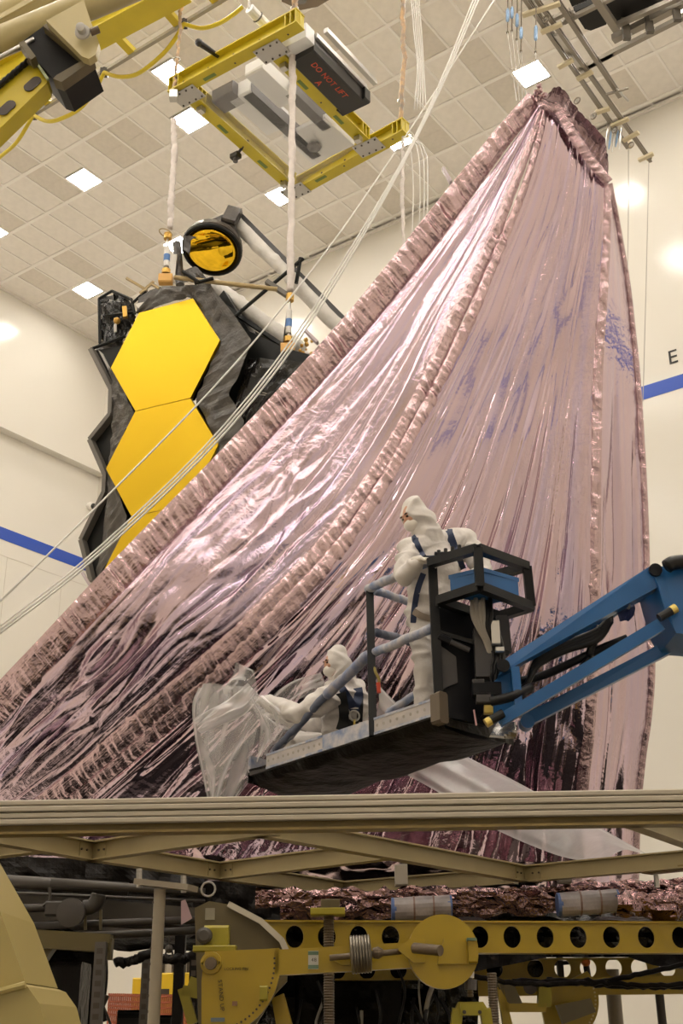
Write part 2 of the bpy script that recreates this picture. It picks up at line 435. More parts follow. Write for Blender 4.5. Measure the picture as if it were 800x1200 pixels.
def film(name, base, rough, lilac, crease):
    "metallised film: reflective, finely creased along its length"
    m = bpy.data.materials.new(name); m.use_nodes = True; nt = m.node_tree; N = nt.nodes; L = nt.links; b = N['Principled BSDF']
    b.inputs['Metallic'].default_value = 1.0; b.inputs['Roughness'].default_value = rough
    tc = N.new('ShaderNodeTexCoord'); at = N.new('ShaderNodeAttribute'); at.attribute_name = 'crumple'
    def noise(src, sc, detail, stretch=None, kind='ShaderNodeTexNoise'):
        n = N.new(kind); n.inputs['Scale'].default_value = sc
        if 'Detail' in n.inputs: n.inputs['Detail'].default_value = detail
        if stretch:
            mp = N.new('ShaderNodeMapping'); mp.inputs['Scale'].default_value = stretch; L.new(src, mp.inputs[0]); src = mp.outputs[0]
        L.new(src, n.inputs['Vector']); return n
    hue = noise(tc.outputs['UV'], 1.0, 3, (14, 2.5, 1))
    mx = N.new('ShaderNodeMix'); mx.data_type = 'RGBA'
    mx.inputs[6].default_value = (*base, 1); mx.inputs[7].default_value = (*lilac, 1)
    r = N.new('ShaderNodeMapRange'); r.inputs[1].default_value = .45; r.inputs[2].default_value = .72; L.new(hue.outputs[0], r.inputs[0]); L.new(r.outputs[0], mx.inputs[0])
    L.new(mx.outputs[2], b.inputs['Base Color'])
    long_ = noise(tc.outputs['UV'], 1.0, 3, crease)
    b1 = N.new('ShaderNodeBump'); b1.inputs['Distance'].default_value = .008; b1.inputs['Strength'].default_value = .35; m1 = N.new('ShaderNodeMath'); m1.operation = 'MULTIPLY_ADD'; m1.inputs[1].default_value = 3.0; m1.inputs[2].default_value = .015; m1.use_clamp = True; L.new(at.outputs['Fac'], m1.inputs[0]); L.new(m1.outputs[0], b1.inputs['Strength']); L.new(long_.outputs[0], b1.inputs['Height'])
    fine = noise(tc.outputs['Object'], 5.0, 4)
    vo = noise(tc.outputs['Object'], 7.0, 0, None, 'ShaderNodeTexVoronoi')
    wv = N.new('ShaderNodeVectorMath'); wv.operation = 'ADD'; sc = N.new('ShaderNodeVectorMath'); sc.operation = 'SCALE'; sc.inputs['Scale'].default_value = .5
    L.new(fine.outputs['Color'], sc.inputs[0]); L.new(sc.outputs[0], wv.inputs[0]); L.new(tc.outputs['Object'], wv.inputs[1]); L.new(wv.outputs[0], vo.inputs['Vector'])
    ad = N.new('ShaderNodeMath'); ad.operation = 'ADD'; L.new(fine.outputs[0], ad.inputs[0]); L.new(vo.outputs[0], ad.inputs[1])
    b2 = N.new('ShaderNodeBump'); b2.inputs['Distance'].default_value = .10; L.new(at.outputs['Fac'], b2.inputs['Strength']); L.new(ad.outputs[0], b2.inputs['Height'])
    L.new(b1.outputs[0], b2.inputs['Normal']); L.new(b2.outputs[0], b.inputs['Normal'])
    return m
M_film = film('pink_metallised_film', (0.63, 0.49, 0.55), 0.07, (0.55, 0.46, 0.62), (150, 5, 1))
M_hem = film('pleated_hem_film', (0.64, 0.475, 0.50), 0.18, (0.55, 0.405, 0.44), (30, 6, 1))

def zone(left, right, nr, nc, disp, name, crumple, mt=None, label=None, smooth_=True):
    "surface between two edge curves, both running from the top down"
    A, B = spline(left, nr), spline(right, nr)
    s = np.linspace(0, 1, nc)[None, :]; t = np.linspace(0, 1, nr)[:, None]
    G = A[:, None, :] * (1 - s[..., None]) + B[:, None, :] * s[..., None]
    n = normals(G); G = G + n * disp(s, t)[..., None]
    mb = MB(); S_, T_ = np.broadcast_arrays(s, t); mb.grid(G, np.stack([S_, T_], 2))
    o = mb.build(name, mt or M_film, sunshield, smooth=smooth_, label=label, fix=False)
    a = o.data.attributes.new('crumple', 'FLOAT', 'POINT'); c_ = np.broadcast_to(crumple(s, t), S_.shape)
    a.data.foreach_set('value', c_.astype(np.float32).ravel())
    return o
def band(pts, wl, name, n, pleat, depth, lift=.03, label=None, m_=7, crumple=.25):
    "pleated hem strip along a centre line; wl = half width at start and end"
    P = spline(pts, n); T = np.gradient(P, axis=0); T /= np.linalg.norm(T, axis=1, keepdims=True)
    V = EYE - P; V /= np.linalg.norm(V, axis=1, keepdims=True)
    side = np.cross(T, V); side /= np.linalg.norm(side, axis=1, keepdims=True); nn = np.cross(side, T); nn *= np.sign((nn * V).sum(1, keepdims=True))
    L_ = np.concatenate([[0], np.cumsum(np.linalg.norm(np.diff(P, axis=0), axis=1))])
    q = np.linspace(-1, 1, m_); hw = np.interp(L_, np.linspace(0, L_[-1], len(wl)), wl)
    ph = L_ / pleat * 2 * math.pi
    slant = q[None, :] * .9
    wob = vnoise(L_[:, None] * 3.1, q[None, :] * .9, 3) * 2.6
    z0 = 0 * q[None, :]; u_ = L_[:, None] / pleat
    d = depth * (1.5 * vnoise(u_ * 1.1 + slant * .8, q[None, :] * .5, 6) + .8 * vnoise(u_ * 2.6 + slant * 1.5, q[None, :] * .8, 7)) * (.5 + .7 * np.abs(vnoise(L_[:, None] * 4.7, z0, 5))) + lift * (1 - q[None, :] ** 4)
    d = d + .010 * vnoise(L_[:, None] * 5, q[None, :] * 2, 9)
    G = P[:, None, :] + side[:, None, :] * (q[None, :, None] * hw[:, None, None]) + nn[:, None, :] * d[..., None]
    uv = np.stack(np.broadcast_arrays((q[None, :] + 1) / 2, L_[:, None] / 3), 2)
    o = MB().grid(G, uv).build(name, M_hem, sunshield, smooth=True, label=label, fix=False)
    a = o.data.attributes.new('crumple', 'FLOAT', 'POINT'); a.data.foreach_set('value', np.full(n * m_, crumple, np.float32))
    return o

def lean(D, px, py):
    "the shield leans towards the viewer with height and curls back under near its foot"
    r = ray(px, py); t = r[2] / (r @ FWD); d = D
    for _ in range(30):
        z = 1.6 + d * t; d = .5 * d + .5 * (D - LEAN * (z - 4) + .10 * max(0, 6.0 - z) ** 2)
    return d
LEAN = .22
def WL(pts, n=None): return WP([(x, y, lean(D, x, y)) for x, y, D in pts], n)
sunshield = thing('sunshield', C(0.5, 12.2, 0), 'tall folded pink metallic film sunshield, tent shaped, behind the blue boom lift', 'sunshield')
K0 = WL([(621, 110, 12.1), (580, 150, 12.2), (540, 200, 12.3), (470, 290, 12.4), (400, 375, 12.45), (320, 463, 12.45), (250, 540, 12.4), (170, 622, 12.3), (105, 690, 12.2), (50, 748, 12.2), (0, 800, 12.25), (-70, 875, 12.4)], 60)
K0i = WL([(632, 122, 12.05), (597, 172, 12.15), (560, 222, 12.25), (492, 312, 12.35), (422, 398, 12.4), (342, 487, 12.4), (270, 563, 12.3), (190, 645, 12.2), (125, 713, 12.1), (72, 770, 12.2), (22, 823, 12.3), (-48, 898, 12.5)], 60)
L2 = WL([(633, 128, 12.0), (620, 160, 12.0), (597, 215, 12.05), (564, 295, 12.1), (524, 375, 12.1), (487, 460, 12.1), (442, 540, 12.1), (387, 620, 12.0), (332, 682, 11.95), (272, 738, 11.9), (217, 785, 12.0), (162, 832, 12.15), (102, 885, 12.35), (50, 928, 12.5), (-20, 978, 12.8)], 60)
R2 = WL([(640, 128, 11.95), (634, 165, 11.95), (617, 225, 12.0), (587, 300, 12.05), (555, 380, 12.05), (517, 455, 12.05), (470, 545, 12.0), (420, 625, 11.95), (370, 685, 11.9), (312, 745, 11.9), (255, 800, 12.0), (205, 845, 12.15), (150, 890, 12.35), (95, 935, 12.55), (10, 1010, 12.9)], 60)
K2 = WL([(712, 217, 11.9), (711, 260, 11.9), (709, 310, 11.9), (704, 380, 11.9), (700, 450, 11.9), (698, 540, 11.85), (697, 640, 11.85), (695, 750, 11.85), (690, 850, 11.85), (682, 930, 11.9), (672, 1078, 12.0)], 60)
K3 = WL([(714, 214, 12.0), (724, 265, 12.4), (735, 330, 12.6), (742, 390, 12.7), (747, 440, 12.7), (752, 520, 12.7), (756, 600, 12.7), (759, 700, 12.7), (764, 780, 12.7), (760, 840, 12.7), (753, 890, 12.7), (747, 960, 12.7), (744, 1078, 12.8)], 60)

def dA(s, t):
    e = np.sin(np.pi * np.clip(s, 0, 1)) ** .5
    r = .02 * vnoise(s * 4 + .8 * vnoise(s * 2, t * 4, 1), t * 2.0, 2) + .012 * groove(s * 10, t * 4, 8, .12) + .002 * vnoise(s * 22, t * 9, 3)
    k = smooth(.42, .62, t)
    r = r + k * (.055 * ridge(s * 6 + 2 * vnoise(s * 3, t * 9, 7), t * 8, 4) + .035 * groove(s * 12 + 1.5 * vnoise(s * 4, t * 14, 12), t * 14, 13, .25) + .012 * vnoise(s * 14, t * 42, 5))
    bulge = .16 * np.exp(-((t - .66) / .07) ** 2)
    return e * (r + bulge)
def cA(s, t):
    return .02 + .09 * smooth(.38, .58, t) + .06 * smooth(.1, .4, vnoise(s * 4, t * 14, 11))
zone(K0i, L2, 300, 110, dA, 'film_panel', cA)
def dB(s, t):
    e = np.clip(np.minimum(s / .04, (1 - s) / .04), 0, 1)
    k = smooth(.40, .75, t); g = .07 + .93 * smooth(.22, .68, t)
    wv = s + .012 * vnoise(s * 6, t * 3, 21)
    r = .026 * g * vnoise(wv * 7, t * .7, 22) + .05 * g * groove(wv * 13, t * 2.2, 23, .10) + .032 * g * groove(wv * 31, t * 5, 27, .14) * smooth(-.3, .3, vnoise(wv * 9, t * 3, 28)) + .07 * smooth(.25, .5, t) * smooth(.45, .7, s) * groove(wv * 22, t * 2.0, 33, .15) + .0022 * vnoise(wv * 75, t * 4, 24) * g
    r = r + k * (.035 * ridge(wv * 15, t * 5.5, 25) + .04 * groove(wv * 36, t * 9, 29, .18) + .012 * vnoise(wv * 60, t * 16, 26))
    return e * r
def cB(s, t):
    k = smooth(.45, .8, t)
    return .004 + .07 * k + .10 * smooth(.3, .6, vnoise(s * 16, t * 5, 31))
zone(R2, K2, 340, 230, dB, 'film_panel', cB)
zone(K2, K3, 260, 40, lambda s, t: np.sin(np.pi * s) * (.05 * vnoise(s * 2, t * 1.5, 41) + .07 * smooth(.2, .5, t) * groove(s * 5, t * 4, 43, .15) + .012 * smooth(.3, .6, t) * vnoise(s * 9, t * 9, 42)), 'film_panel', lambda s, t: .03 + .06 * t + 0 * s)
# skirt of film running on to the base below the deck
zone(WL([(-70, 880, 12.55), (-60, 930, 12.6), (-40, 990, 12.8)]), WL([(10, 1005, 12.9), (300, 1068, 12.4), (680, 1080, 12.1)]), 40, 60,
     lambda s, t: .05 * ridge(s * 6, t * 9, 51), 'film_skirt', lambda s, t: .2 + 0 * s * t)
# pleated hems
mid = lambda A, B: [(a + b) / 2 for a, b in zip(A, B)]
band(mid(K0, K0i), [.10, .15, .15, .16, .16, .16], 'hem_strip', 1500, .062, .016, crumple=.18, m_=9)
c1 = [a * .72 + b * .28 for a, b in zip(L2, R2)]; c2 = [a * .2 + b * .8 for a, b in zip(L2, R2)]
band(c1, [.03, .07, .085, .11, .12, .12], 'hem_strip', 1300, .06, .012, crumple=.16)
band(c2, [.03, .06, .075, .10, .11, .11], 'hem_strip', 1300, .06, .012, crumple=.16)
band(K2, [.04, .055, .06, .06], 'hem_strip', 900, .09, .010, crumple=.3)
band([p * .97 + q * .03 for p, q in zip(K3, K2)], [.03, .045, .05, .05], 'hem_strip', 800, .09, .010, crumple=.3)
band(WL([(634, 122, 11.9), (655, 130, 11.85), (672, 158, 11.8), (692, 188, 11.8), (713, 214, 11.85)]), [.05, .06, .055, .05], 'hem_strip', 300, .05, .010, crumple=.35)
zone(WL([(630, 120, 12.0), (655, 138, 11.98), (680, 172, 11.95), (713, 216, 11.95)]), WL([(636, 150, 12.0), (660, 176, 11.97), (684, 208, 11.93), (711, 245, 11.92)]), 60, 14, lambda s, t: .006 * vnoise(t * 30, s * 4, 77) * np.sin(np.pi * s), 'film_panel', lambda s, t: .12 + 0 * s * t)
# the open back fold at the tip
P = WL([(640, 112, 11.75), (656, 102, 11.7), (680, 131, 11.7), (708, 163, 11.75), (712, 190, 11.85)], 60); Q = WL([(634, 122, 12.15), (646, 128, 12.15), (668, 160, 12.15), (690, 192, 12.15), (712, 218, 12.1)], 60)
M_fold = film('shaded_fold_film', (0.36, 0.255, 0.28), 0.2, (0.30, 0.21, 0.25), (30, 6, 1))  # film colour darkened to carry the shade on the fold
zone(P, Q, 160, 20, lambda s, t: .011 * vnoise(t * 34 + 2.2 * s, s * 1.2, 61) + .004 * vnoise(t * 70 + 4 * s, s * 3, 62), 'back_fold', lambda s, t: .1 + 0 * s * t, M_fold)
# crumpled crown at the very tip and two stiff tabs on the left edge
tip = MB(); c0 = W(632, 112, lean(12.05, 632, 112))
for k in range(26):
    a = rng.uniform(0, 6.28); d = rng.normal(0, .09, 3); tip.ball(c0 + d * [.7, .7, .45], rng.uniform(.02, .045, 3), 6, 4, [rng.normal(size=3) for _ in range(3)] if False else None)
o = tip.build('gathered_tip', M_hem, sunshield, label='gathered crumpled film at the tip')
for (a, b) in (((97, 672), (108, 690)), ((519, 198), (528, 214)), ((358, 388), (372, 402))):
    p, q = W(*a, lean(12.4, *a)), W(*b, lean(12.35, *b))
    MB().bar(p, q, .07, .03).build('edge_tab', mat('clear_grey_tab', (.55, .47, .50), .25), sunshield)

# ================================================================== telescope
M_gold = mat('gold_mirror', (0.74, 0.49, 0.03), 0.3, 1.0)
M_film_black = mat('black_wrap_film', (0.035, 0.030, 0.026), 0.3, bump=(9, 0.9, 0.03), var=(4, '4a423a'), spec=0.6)
M_film_grey = mat('dull_grey_wrap', (0.085, 0.074, 0.062), 0.38, bump=(12, 0.7, 0.03), var=(6, 0.4))
M_black_panel = mat('black_panel', (0.006, 0.006, 0.005), 0.4, spec=.25)
M_edge_grey = mat('grey_panel_edge', (0.14, 0.125, 0.105), 0.5)
M_white_wrap = mat('white_cloth_wrap', (0.80, 0.76, 0.70), 0.6, bump=(14, 0.7, 0.02), var=(5, 0.12))
M_brass = mat('brass_fitting', (0.55, 0.33, 0.08), 0.35, 0.8)
M_rod = mat('tan_rod', (0.42, 0.31, 0.14), 0.4)
M_steel = mat('steel', (0.55, 0.53, 0.50), 0.3, 0.9)
M_orange_pad = mat('orange_pad', (0.75, 0.42, 0.12), 0.5)
M_blue_tape = mat('blue_tape', '5b86c4', 0.5, var=(14, 0.2))

TC = W(192.25, 415.17, 13.8)
Tu = unit([0.98027, 0.19751466, -0.00766027]); Tv = unit([0.01806014, -0.05090622, 0.99854013]); Tn = unit(np.cross(Tu, Tv))
if Tn @ (EYE - TC) < 0: Tn = -Tn
HS = 0.8466
telescope = thing('space_telescope', C(-2.0, 13.8, 7.0), 'gold mirrored telescope with hexagon mirrors and black wrapping, behind the pink sunshield', 'telescope')
def TP(px, py, off=0.0):
    "point seen at (px, py) on the plane lying `off` in front of the mirror face"
    r = ray(px, py); o = TC + Tn * off
    return EYE + r * (((o - EYE) @ Tn) / (r @ Tn))
def hexagon(c, R): return [c + R * (math.cos(math.radians(60 * k)) * Tu + math.sin(math.radians(60 * k)) * Tv) for k in range(6)]
for k in range(4):
    c = TC - Tv * HS * math.sqrt(3) * k
    MB().prism(hexagon(c - Tn * .05, HS - .006), Tn * .05).build('mirror_segment', M_gold, telescope, label='gold hexagon mirror segment')
    MB().prism(hexagon(c - Tn * .13, HS - .03), Tn * .075).build('segment_backing', M_black_panel, telescope)

def crumple(A, B, na, nb, amp, name, m, seed=1, f=6, label=None, parent=None, sharp=True):
    "wrinkled sheet between two polylines (lists of points)"
    A, B = np.array(A), np.array(B)
    def res(P, n):
        s = np.concatenate([[0], np.cumsum(np.linalg.norm(np.diff(P, axis=0), axis=1))]); q = np.linspace(0, s[-1], n)
        return np.stack([np.interp(q, s, P[:, k]) for k in range(3)], 1)
    A, B = res(A, na), res(B, na); t = np.linspace(0, 1, nb)[None, :, None]
    G = A[:, None] * (1 - t) + B[:, None] * t; n = normals(G)
    i, j = np.meshgrid(np.linspace(0, 1, na), np.linspace(0, 1, nb), indexing='ij')
    la = np.linalg.norm(np.diff(A, axis=0), axis=1).sum(); lb = np.linalg.norm(A - B, axis=1).mean()
    d = amp * (ridge(i * la * f, j * lb * f, seed) + .5 * vnoise(i * la * f * 2.3, j * lb * f * 2.3, seed + 3))
    G = G + n * d[..., None]
    return MB().grid(G).build(name, m, parent or telescope, smooth=not sharp, fix=False, label=label)
tp = lambda off, *P: [TP(x, y, off) for x, y in P]
# wrapped shroud framing the right and top of the mirror column
crumple(tp(-.02, (158, 367), (188, 336), (246, 333), (271, 365), (295, 399), (282, 436), (268, 462), (286, 494), (276, 530), (240, 580)),
        tp(-.04, (164, 368), (190, 358), (222, 348), (240, 372), (257, 399), (246, 430), (229, 468), (243, 495), (256, 521), (230, 575)), 90, 14, .022, 'shroud', M_film_grey, 3, 5, 'dark grey crumpled film wrapped round the mirror')
# strip of the same wrap on the left
crumple(tp(-.16, (128, 430), (131, 448), (132, 487), (130, 520), (127, 560), (126, 590), (118, 640), (112, 680)),
        tp(-.08, (134, 436), (146, 460), (158, 484), (142, 516), (127, 550), (140, 580), (150, 606), (140, 640)), 70, 12, .02, 'shroud', M_film_grey, 8, 5, 'dark grey crumpled film along the left mirror edges')
# folded wings: dark hexagonal silhouettes left and right
def panel(off, pts, th, name, m, m2=None, label=None):
    P = tp(off, *pts); o = MB().prism(P, -Tn * th).build(name, m, telescope, label=label); return o
wing = [(109, 411), (133, 458), (132, 487), (108, 517), (126, 558), (125, 578), (98, 634), (110, 682), (170, 690), (170, 400)]
panel(-.25, wing, .04, 'wing_panel', M_black_panel, label='folded black mirror wing on the left')
for a, b in zip(wing[:7], wing[1:8]):
    MB().bar(TP(*a, -.22), TP(*b, -.22), .06, .16, Tn).build('wing_edge', M_edge_grey, telescope)
panel(-.25, [(262, 340), (292, 388), (335, 408), (372, 418), (330, 470), (268, 560), (230, 600), (230, 380)], .5, 'wing_panel', M_black_panel, label='folded black mirror wing on the right')
crumple(tp(-.2, (290, 420), (330, 422), (365, 425)), tp(-.2, (262, 520), (285, 500), (318, 468)), 24, 16, .03, 'wing_film', mat('gloss_black_film', (.01, .009, .008), .12, bump=(5, .9, .05)), 12, 4)
# upper left: boxy frame of glossy black film
M_gloss = mat('gloss_black_film', (.01, .009, .008), .12)
crumple(tp(-.3, (116, 352), (131, 342), (152, 350), (160, 372)), tp(-.3, (118, 398), (130, 404), (142, 402), (150, 392)), 20, 14, .06, 'side_shroud', M_gloss, 15, 5, 'glossy black film box at the upper left')
crumple(tp(-.32, (110, 405), (120, 400), (142, 398)), tp(-.3, (124, 432), (134, 428), (148, 405)), 14, 10, .04, 'side_shroud', M_film_black, 16, 5)
for a, b in (((116, 350), (131, 341)), ((131, 341), (154, 351)), ((116, 350), (117, 402)), ((109, 408), (147, 394)), ((154, 351), (158, 368)), ((128, 370), (156, 366)), ((152, 358), (172, 340))):
    MB().tube([TP(*a, -.2), TP(*b, -.2)], .022, 6).build('side_frame', M_black_panel, telescope)
MB().ball(TP(137, 376, -.15), .05, 10, 6).build('bracket', M_brass, telescope); MB().bar(TP(146, 360, -.16), TP(147, 372, -.16), .06, .06).build('bracket', M_brass, telescope)
MB().bar(TP(135, 380, -.14), TP(135, 389, -.14), .03, .03).build('bracket_pin', M_white_wrap, telescope)
panel(-.18, [(162, 349), (176, 340), (188, 336), (186, 348), (170, 362), (160, 366)], .1, 'corner_plate', M_film_black)
panel(-.1, [(158, 356), (172, 353), (174, 360), (164, 364)], .03, 'corner_plate', M_white_wrap, label='white patch')
panel(-.23, [(115, 410), (120, 414), (131, 436), (129, 438)], .02, 'wing_patch', mat('pale_grey_panel', (.5, .47, .43), .3))
# secondary mirror and its wrapped housing
Sn = unit(C(-.12, -.36, -.93)); sc_ = W(248, 293, 13.9)
su = unit(np.cross(Sn, FWD)); sv = np.cross(Sn, su)
dome = MB(); dome.lathe(sc_ - Sn * .015, -Sn, [(0, .40), (.02, .425), (.12, .41), (.25, .30), (.30, .1)], 28)
housing = dome.build('secondary_mirror_housing', M_film_black, telescope, smooth=True, angle=50, label='black wrapped housing of the round secondary mirror')
R_ = .37
cap = MB().lathe(sc_ + Sn * .03, -Sn, [(-.035, .02), (-.033, .1), (-.026, .2), (-.012, .3), (.008, R_)], 40)
cap.build('secondary_mirror', mat('gold_small_mirror', (0.95, 0.60, 0.03), 0.03, 1.0), telescope, smooth=True, label='round gold secondary mirror')
MB().ring(sc_, Sn, .395, .028, 36, 8).build('mirror_rim', M_black_panel, telescope, smooth=True)
crumple([W(*p) for p in ((214, 292, 13.7), (216, 272, 13.7), (236, 262, 13.7), (262, 252, 13.7), (276, 262, 13.7))],
        [W(*p) for p in ((222, 300, 13.75), (224, 282, 13.7), (242, 274, 13.7), (262, 272, 13.7), (277, 280, 13.75))], 30, 9, .02, 'housing_wrap', M_film_black, 21, 6)
MB().rbox(W(272, 256, 13.75), C(.09, 0, -.03), C(0, .12, 0), C(.05, 0, .13), .03).build('hinge_box', M_film_black, telescope)
# booms, white cloth below and a black strip on top
def boom(a, b, r, name='support_boom', strip=True, D0=13.9, D1=13.6):
    p, q = W(*a, D0), W(*b, D1); P = spline([p, q], 22)
    P[1:-1] += rng.normal(0, .006, (20, 3)); R = r * (1 + .05 * rng.normal(size=22))
    o = MB().tube(P, R, 12).build(name, M_white_wrap, telescope, smooth=True, label='white cloth wrapped boom')
    if strip:
        s_ = unit(np.cross(q - p, ray(*a))); s_ = s_ if s_[2] > 0 else -s_
        MB().bar(p + s_ * r * .95, q + s_ * r * .95, .16, .06, s_).build('boom_strip', mat('dark_grey_strip', (.075, .073, .075), .45), o)
boom((279, 262), (420, 405), .115, D0=13.9, D1=13.5)
boom((251, 334), (352, 410), .105, strip=False, D0=13.95, D1=13.7)
MB().bar(W(262, 358, 13.6), W(334, 407, 13.5), .05, .05).build('boom_rail', M_black_panel, telescope)
MB().bar(W(300, 388, 13.8), W(352, 416, 13.7), .10, .05).build('boom_rail', mat('cream_rail', (.65, .60, .50), .5), telescope)
MB().tube([W(207, 285, 14), W(211, 334, 13.9)], .06, 8).build('support_boom', M_film_black, telescope)
MB().bar(W(204, 300, 13.9), W(201, 330, 13.9), .09, .09).build('support_boom', M_white_wrap, telescope)
MB().tube([W(204, 325, 13.5), W(325, 339, 13.4)], .032, 10).build('cross_rod', M_rod, telescope, label='tan cross rod')
for a, b in (((275, 371), (355, 303)), ((347, 332), (352, 302)), ((333, 405), (338, 365)), ((214, 318), (232, 330)), ((228, 332), (250, 326))):
    MB().tube([W(*a, 13.45), W(*b, 13.4)], .026, 8).build('strut', M_black_panel, telescope)
MB().bar(W(312, 330, 13.42), W(336, 346, 13.42), .07, .06).build('strut_clamp', M_edge_grey, telescope)
crumple([W(*p) for p in ((214, 318, 13.6), (230, 312, 13.6), (246, 330, 13.6))], [W(*p) for p in ((216, 330, 13.6), (234, 334, 13.6), (248, 336, 13.6))], 12, 6, .03, 'hinge_wrap', M_film_black, 24, 7)
for (a, b) in (((148, 326), (172, 340)), ((164, 344), (180, 330)), ((176, 332), (186, 338))):
    MB().bar(W(*a, 13.8), W(*b, 13.8), .03, .03).build('hinge_rod', M_rod, telescope)
# busy hardware where the shield hides the hinge line
hw = MB()
for k in range(40):
    x = rng.uniform(338, 366); y = 430 - (x - 338) * .9 + rng.uniform(-14, 26); hw.ball(W(x, y, 13.5), rng.uniform(.012, .035), 6, 4)
hw.build('hinge_hardware', M_brass, telescope, kind='stuff')
hw = MB()
for k in range(30):
    x = rng.uniform(318, 352); y = 452 - (x - 318) * .9 + rng.uniform(-6, 20); p = W(x, y, 13.5); hw.tube([p, p + rng.normal(0, .08, 3), p + rng.normal(0, .1, 3)], .007, 4)
hw.build('hinge_wires', mat('pale_wire', (.4, .36, .3), .4), telescope, kind='stuff')
# lift fittings at the two visible lift points
def fitting(x, y0, y1, D):
    p0, p1 = W(x, y0, D), W(x - 3, y1, D); d = p1 - p0; at = lambda t: p0 + d * t
    f = MB().tube([at(.12), at(1)], .016, 8).build('lift_fitting', M_steel, telescope, label='turnbuckle at a lift point')
    MB().cyl(at(.1), at(.2), .055, 10).build('collar', M_brass, f); MB().cyl(at(.36), at(.72), .04, 10).build('turnbuckle_body', M_white_wrap, f)
    MB().cyl(at(.5), at(.62), .043, 10).build('tape_band', M_blue_tape, f); MB().cyl(at(.78), at(.86), .06, 10).build('collar', M_brass, f)
    MB().rbox(at(.96), C(.09, 0, 0), C(0, .06, 0), C(0, 0, .07), .02).build('lift_lug', M_orange_pad, f)
    return f
fitting(197, 268, 330, 13.5); fitting(340, 338, 412, 13.4)
MB().ring(W(194, 273, 13.5), UP + .3 * RIGHT, .09, .008, 18, 5).build('cable_loop', M_rod, telescope)

# ================================================================== lifting frame above the telescope
M_yellow = mat('yellow_steel_paint', (0.60, 0.47, 0.022), 0.38, var=(3, 0.10))
M_ydirt = mat('green_worn_mark', (0.16, 0.22, 0.05), 0.6)
M_gusset = mat('bare_plate_grey', (0.50, 0.48, 0.45), 0.45, 0.3)
M_dark_hole = mat('dark_bolt', (0.05, 0.035, 0.025), 0.5)
M_case = mat('black_case', (0.015, 0.013, 0.012), 0.3)
M_clear = mat('clear_sheet', (0.62, 0.62, 0.63), 0.12, alpha=0.24, bump=(5, 0.5, 0.03), spec=0.8)
FZ = 14.5
frame = thing('lifting_spreader', C(-.3, 14.3, FZ), 'yellow steel lifting frame hung on slings above the telescope, clear sheet in its middle', 'lifting frame')
fA, fB, fC_, fD = Wz(220, 112, FZ), Wz(318, 60, FZ), Wz(432, 172, FZ), Wz(346, 224, FZ)   # AD, AB, BC, CD corners
ex = unit((fB - fA) * [1, 1, 0]); ey = unit((fC_ - fB) * [1, 1, 0])
H_, B_ = .26, .2
def fbeam(a, b, label=None):
    a = np.array(a); b = np.array(b)
    o = MB().ibeam(a + UP * H_ / 2, b + UP * H_ / 2, B_, H_, .022).build('frame_beam', M_yellow, frame, label=label)
    d = unit(b - a); s_ = np.cross(UP, d); L_ = np.linalg.norm(b - a)
    for e in (0, 1):   # stiffeners at the ends
        for k in range(3):
            c = (a if e == 0 else b) + (1 if e == 0 else -1) * d * (.02 + .09 * k) + UP * H_ / 2
            MB().box(c, d * .008, s_ * B_ * .49, UP * H_ * .46).build('stiffener', M_yellow, o)
    for k in range(5):
        t = (k + .5) / 5
        MB().box(a + d * L_ * t - UP * .003 + s_ * .03, d * (.11 if k % 2 else .012), s_ * (.028 if k % 2 else .012), UP * .003).build('worn_mark' if k % 2 else 'bolt_head', M_ydirt if k % 2 else M_dark_hole, o)
        MB().cyl(a + d * L_ * t + UP * .13 + s_ * .012, a + d * L_ * t + UP * .13 - s_ * .014, .02, 8).build('bolt_head', M_dark_hole, o)
    return o
eA0, eA1 = Wz(201, 112, FZ), Wz(352, 30, FZ)
fbeam(eA0, eA1); fbeam(Wz(476, 156, FZ), Wz(338, 232, FZ))
for a, b in ((fA, fD), (fB, fC_)):
    d = unit(b - a); fbeam(a + d * .1 - UP * .005, b - d * .1 - UP * .005)
for c, sx in ((fA, 1), (fB, 1), (fC_, -1), (fD, -1)):
    pl = MB().box(c - UP * .012, ex * .22, ey * .15, UP * .006).build('corner_plate', M_gusset, frame)
    for i in (-1, -.35, .35, 1):
        for j in (-1, 1):
            MB().cyl(c + ex * .18 * i + ey * .11 * j - UP * .03, c + ex * .18 * i + ey * .11 * j - UP * .015, .016, 6).build('bolt', M_dark_hole, pl)
    MB().rbox(c + ey * .3 * sx - UP * .06, ex * .05, ey * .05, UP * .05, .01).build('cable_guide', M_steel, frame)
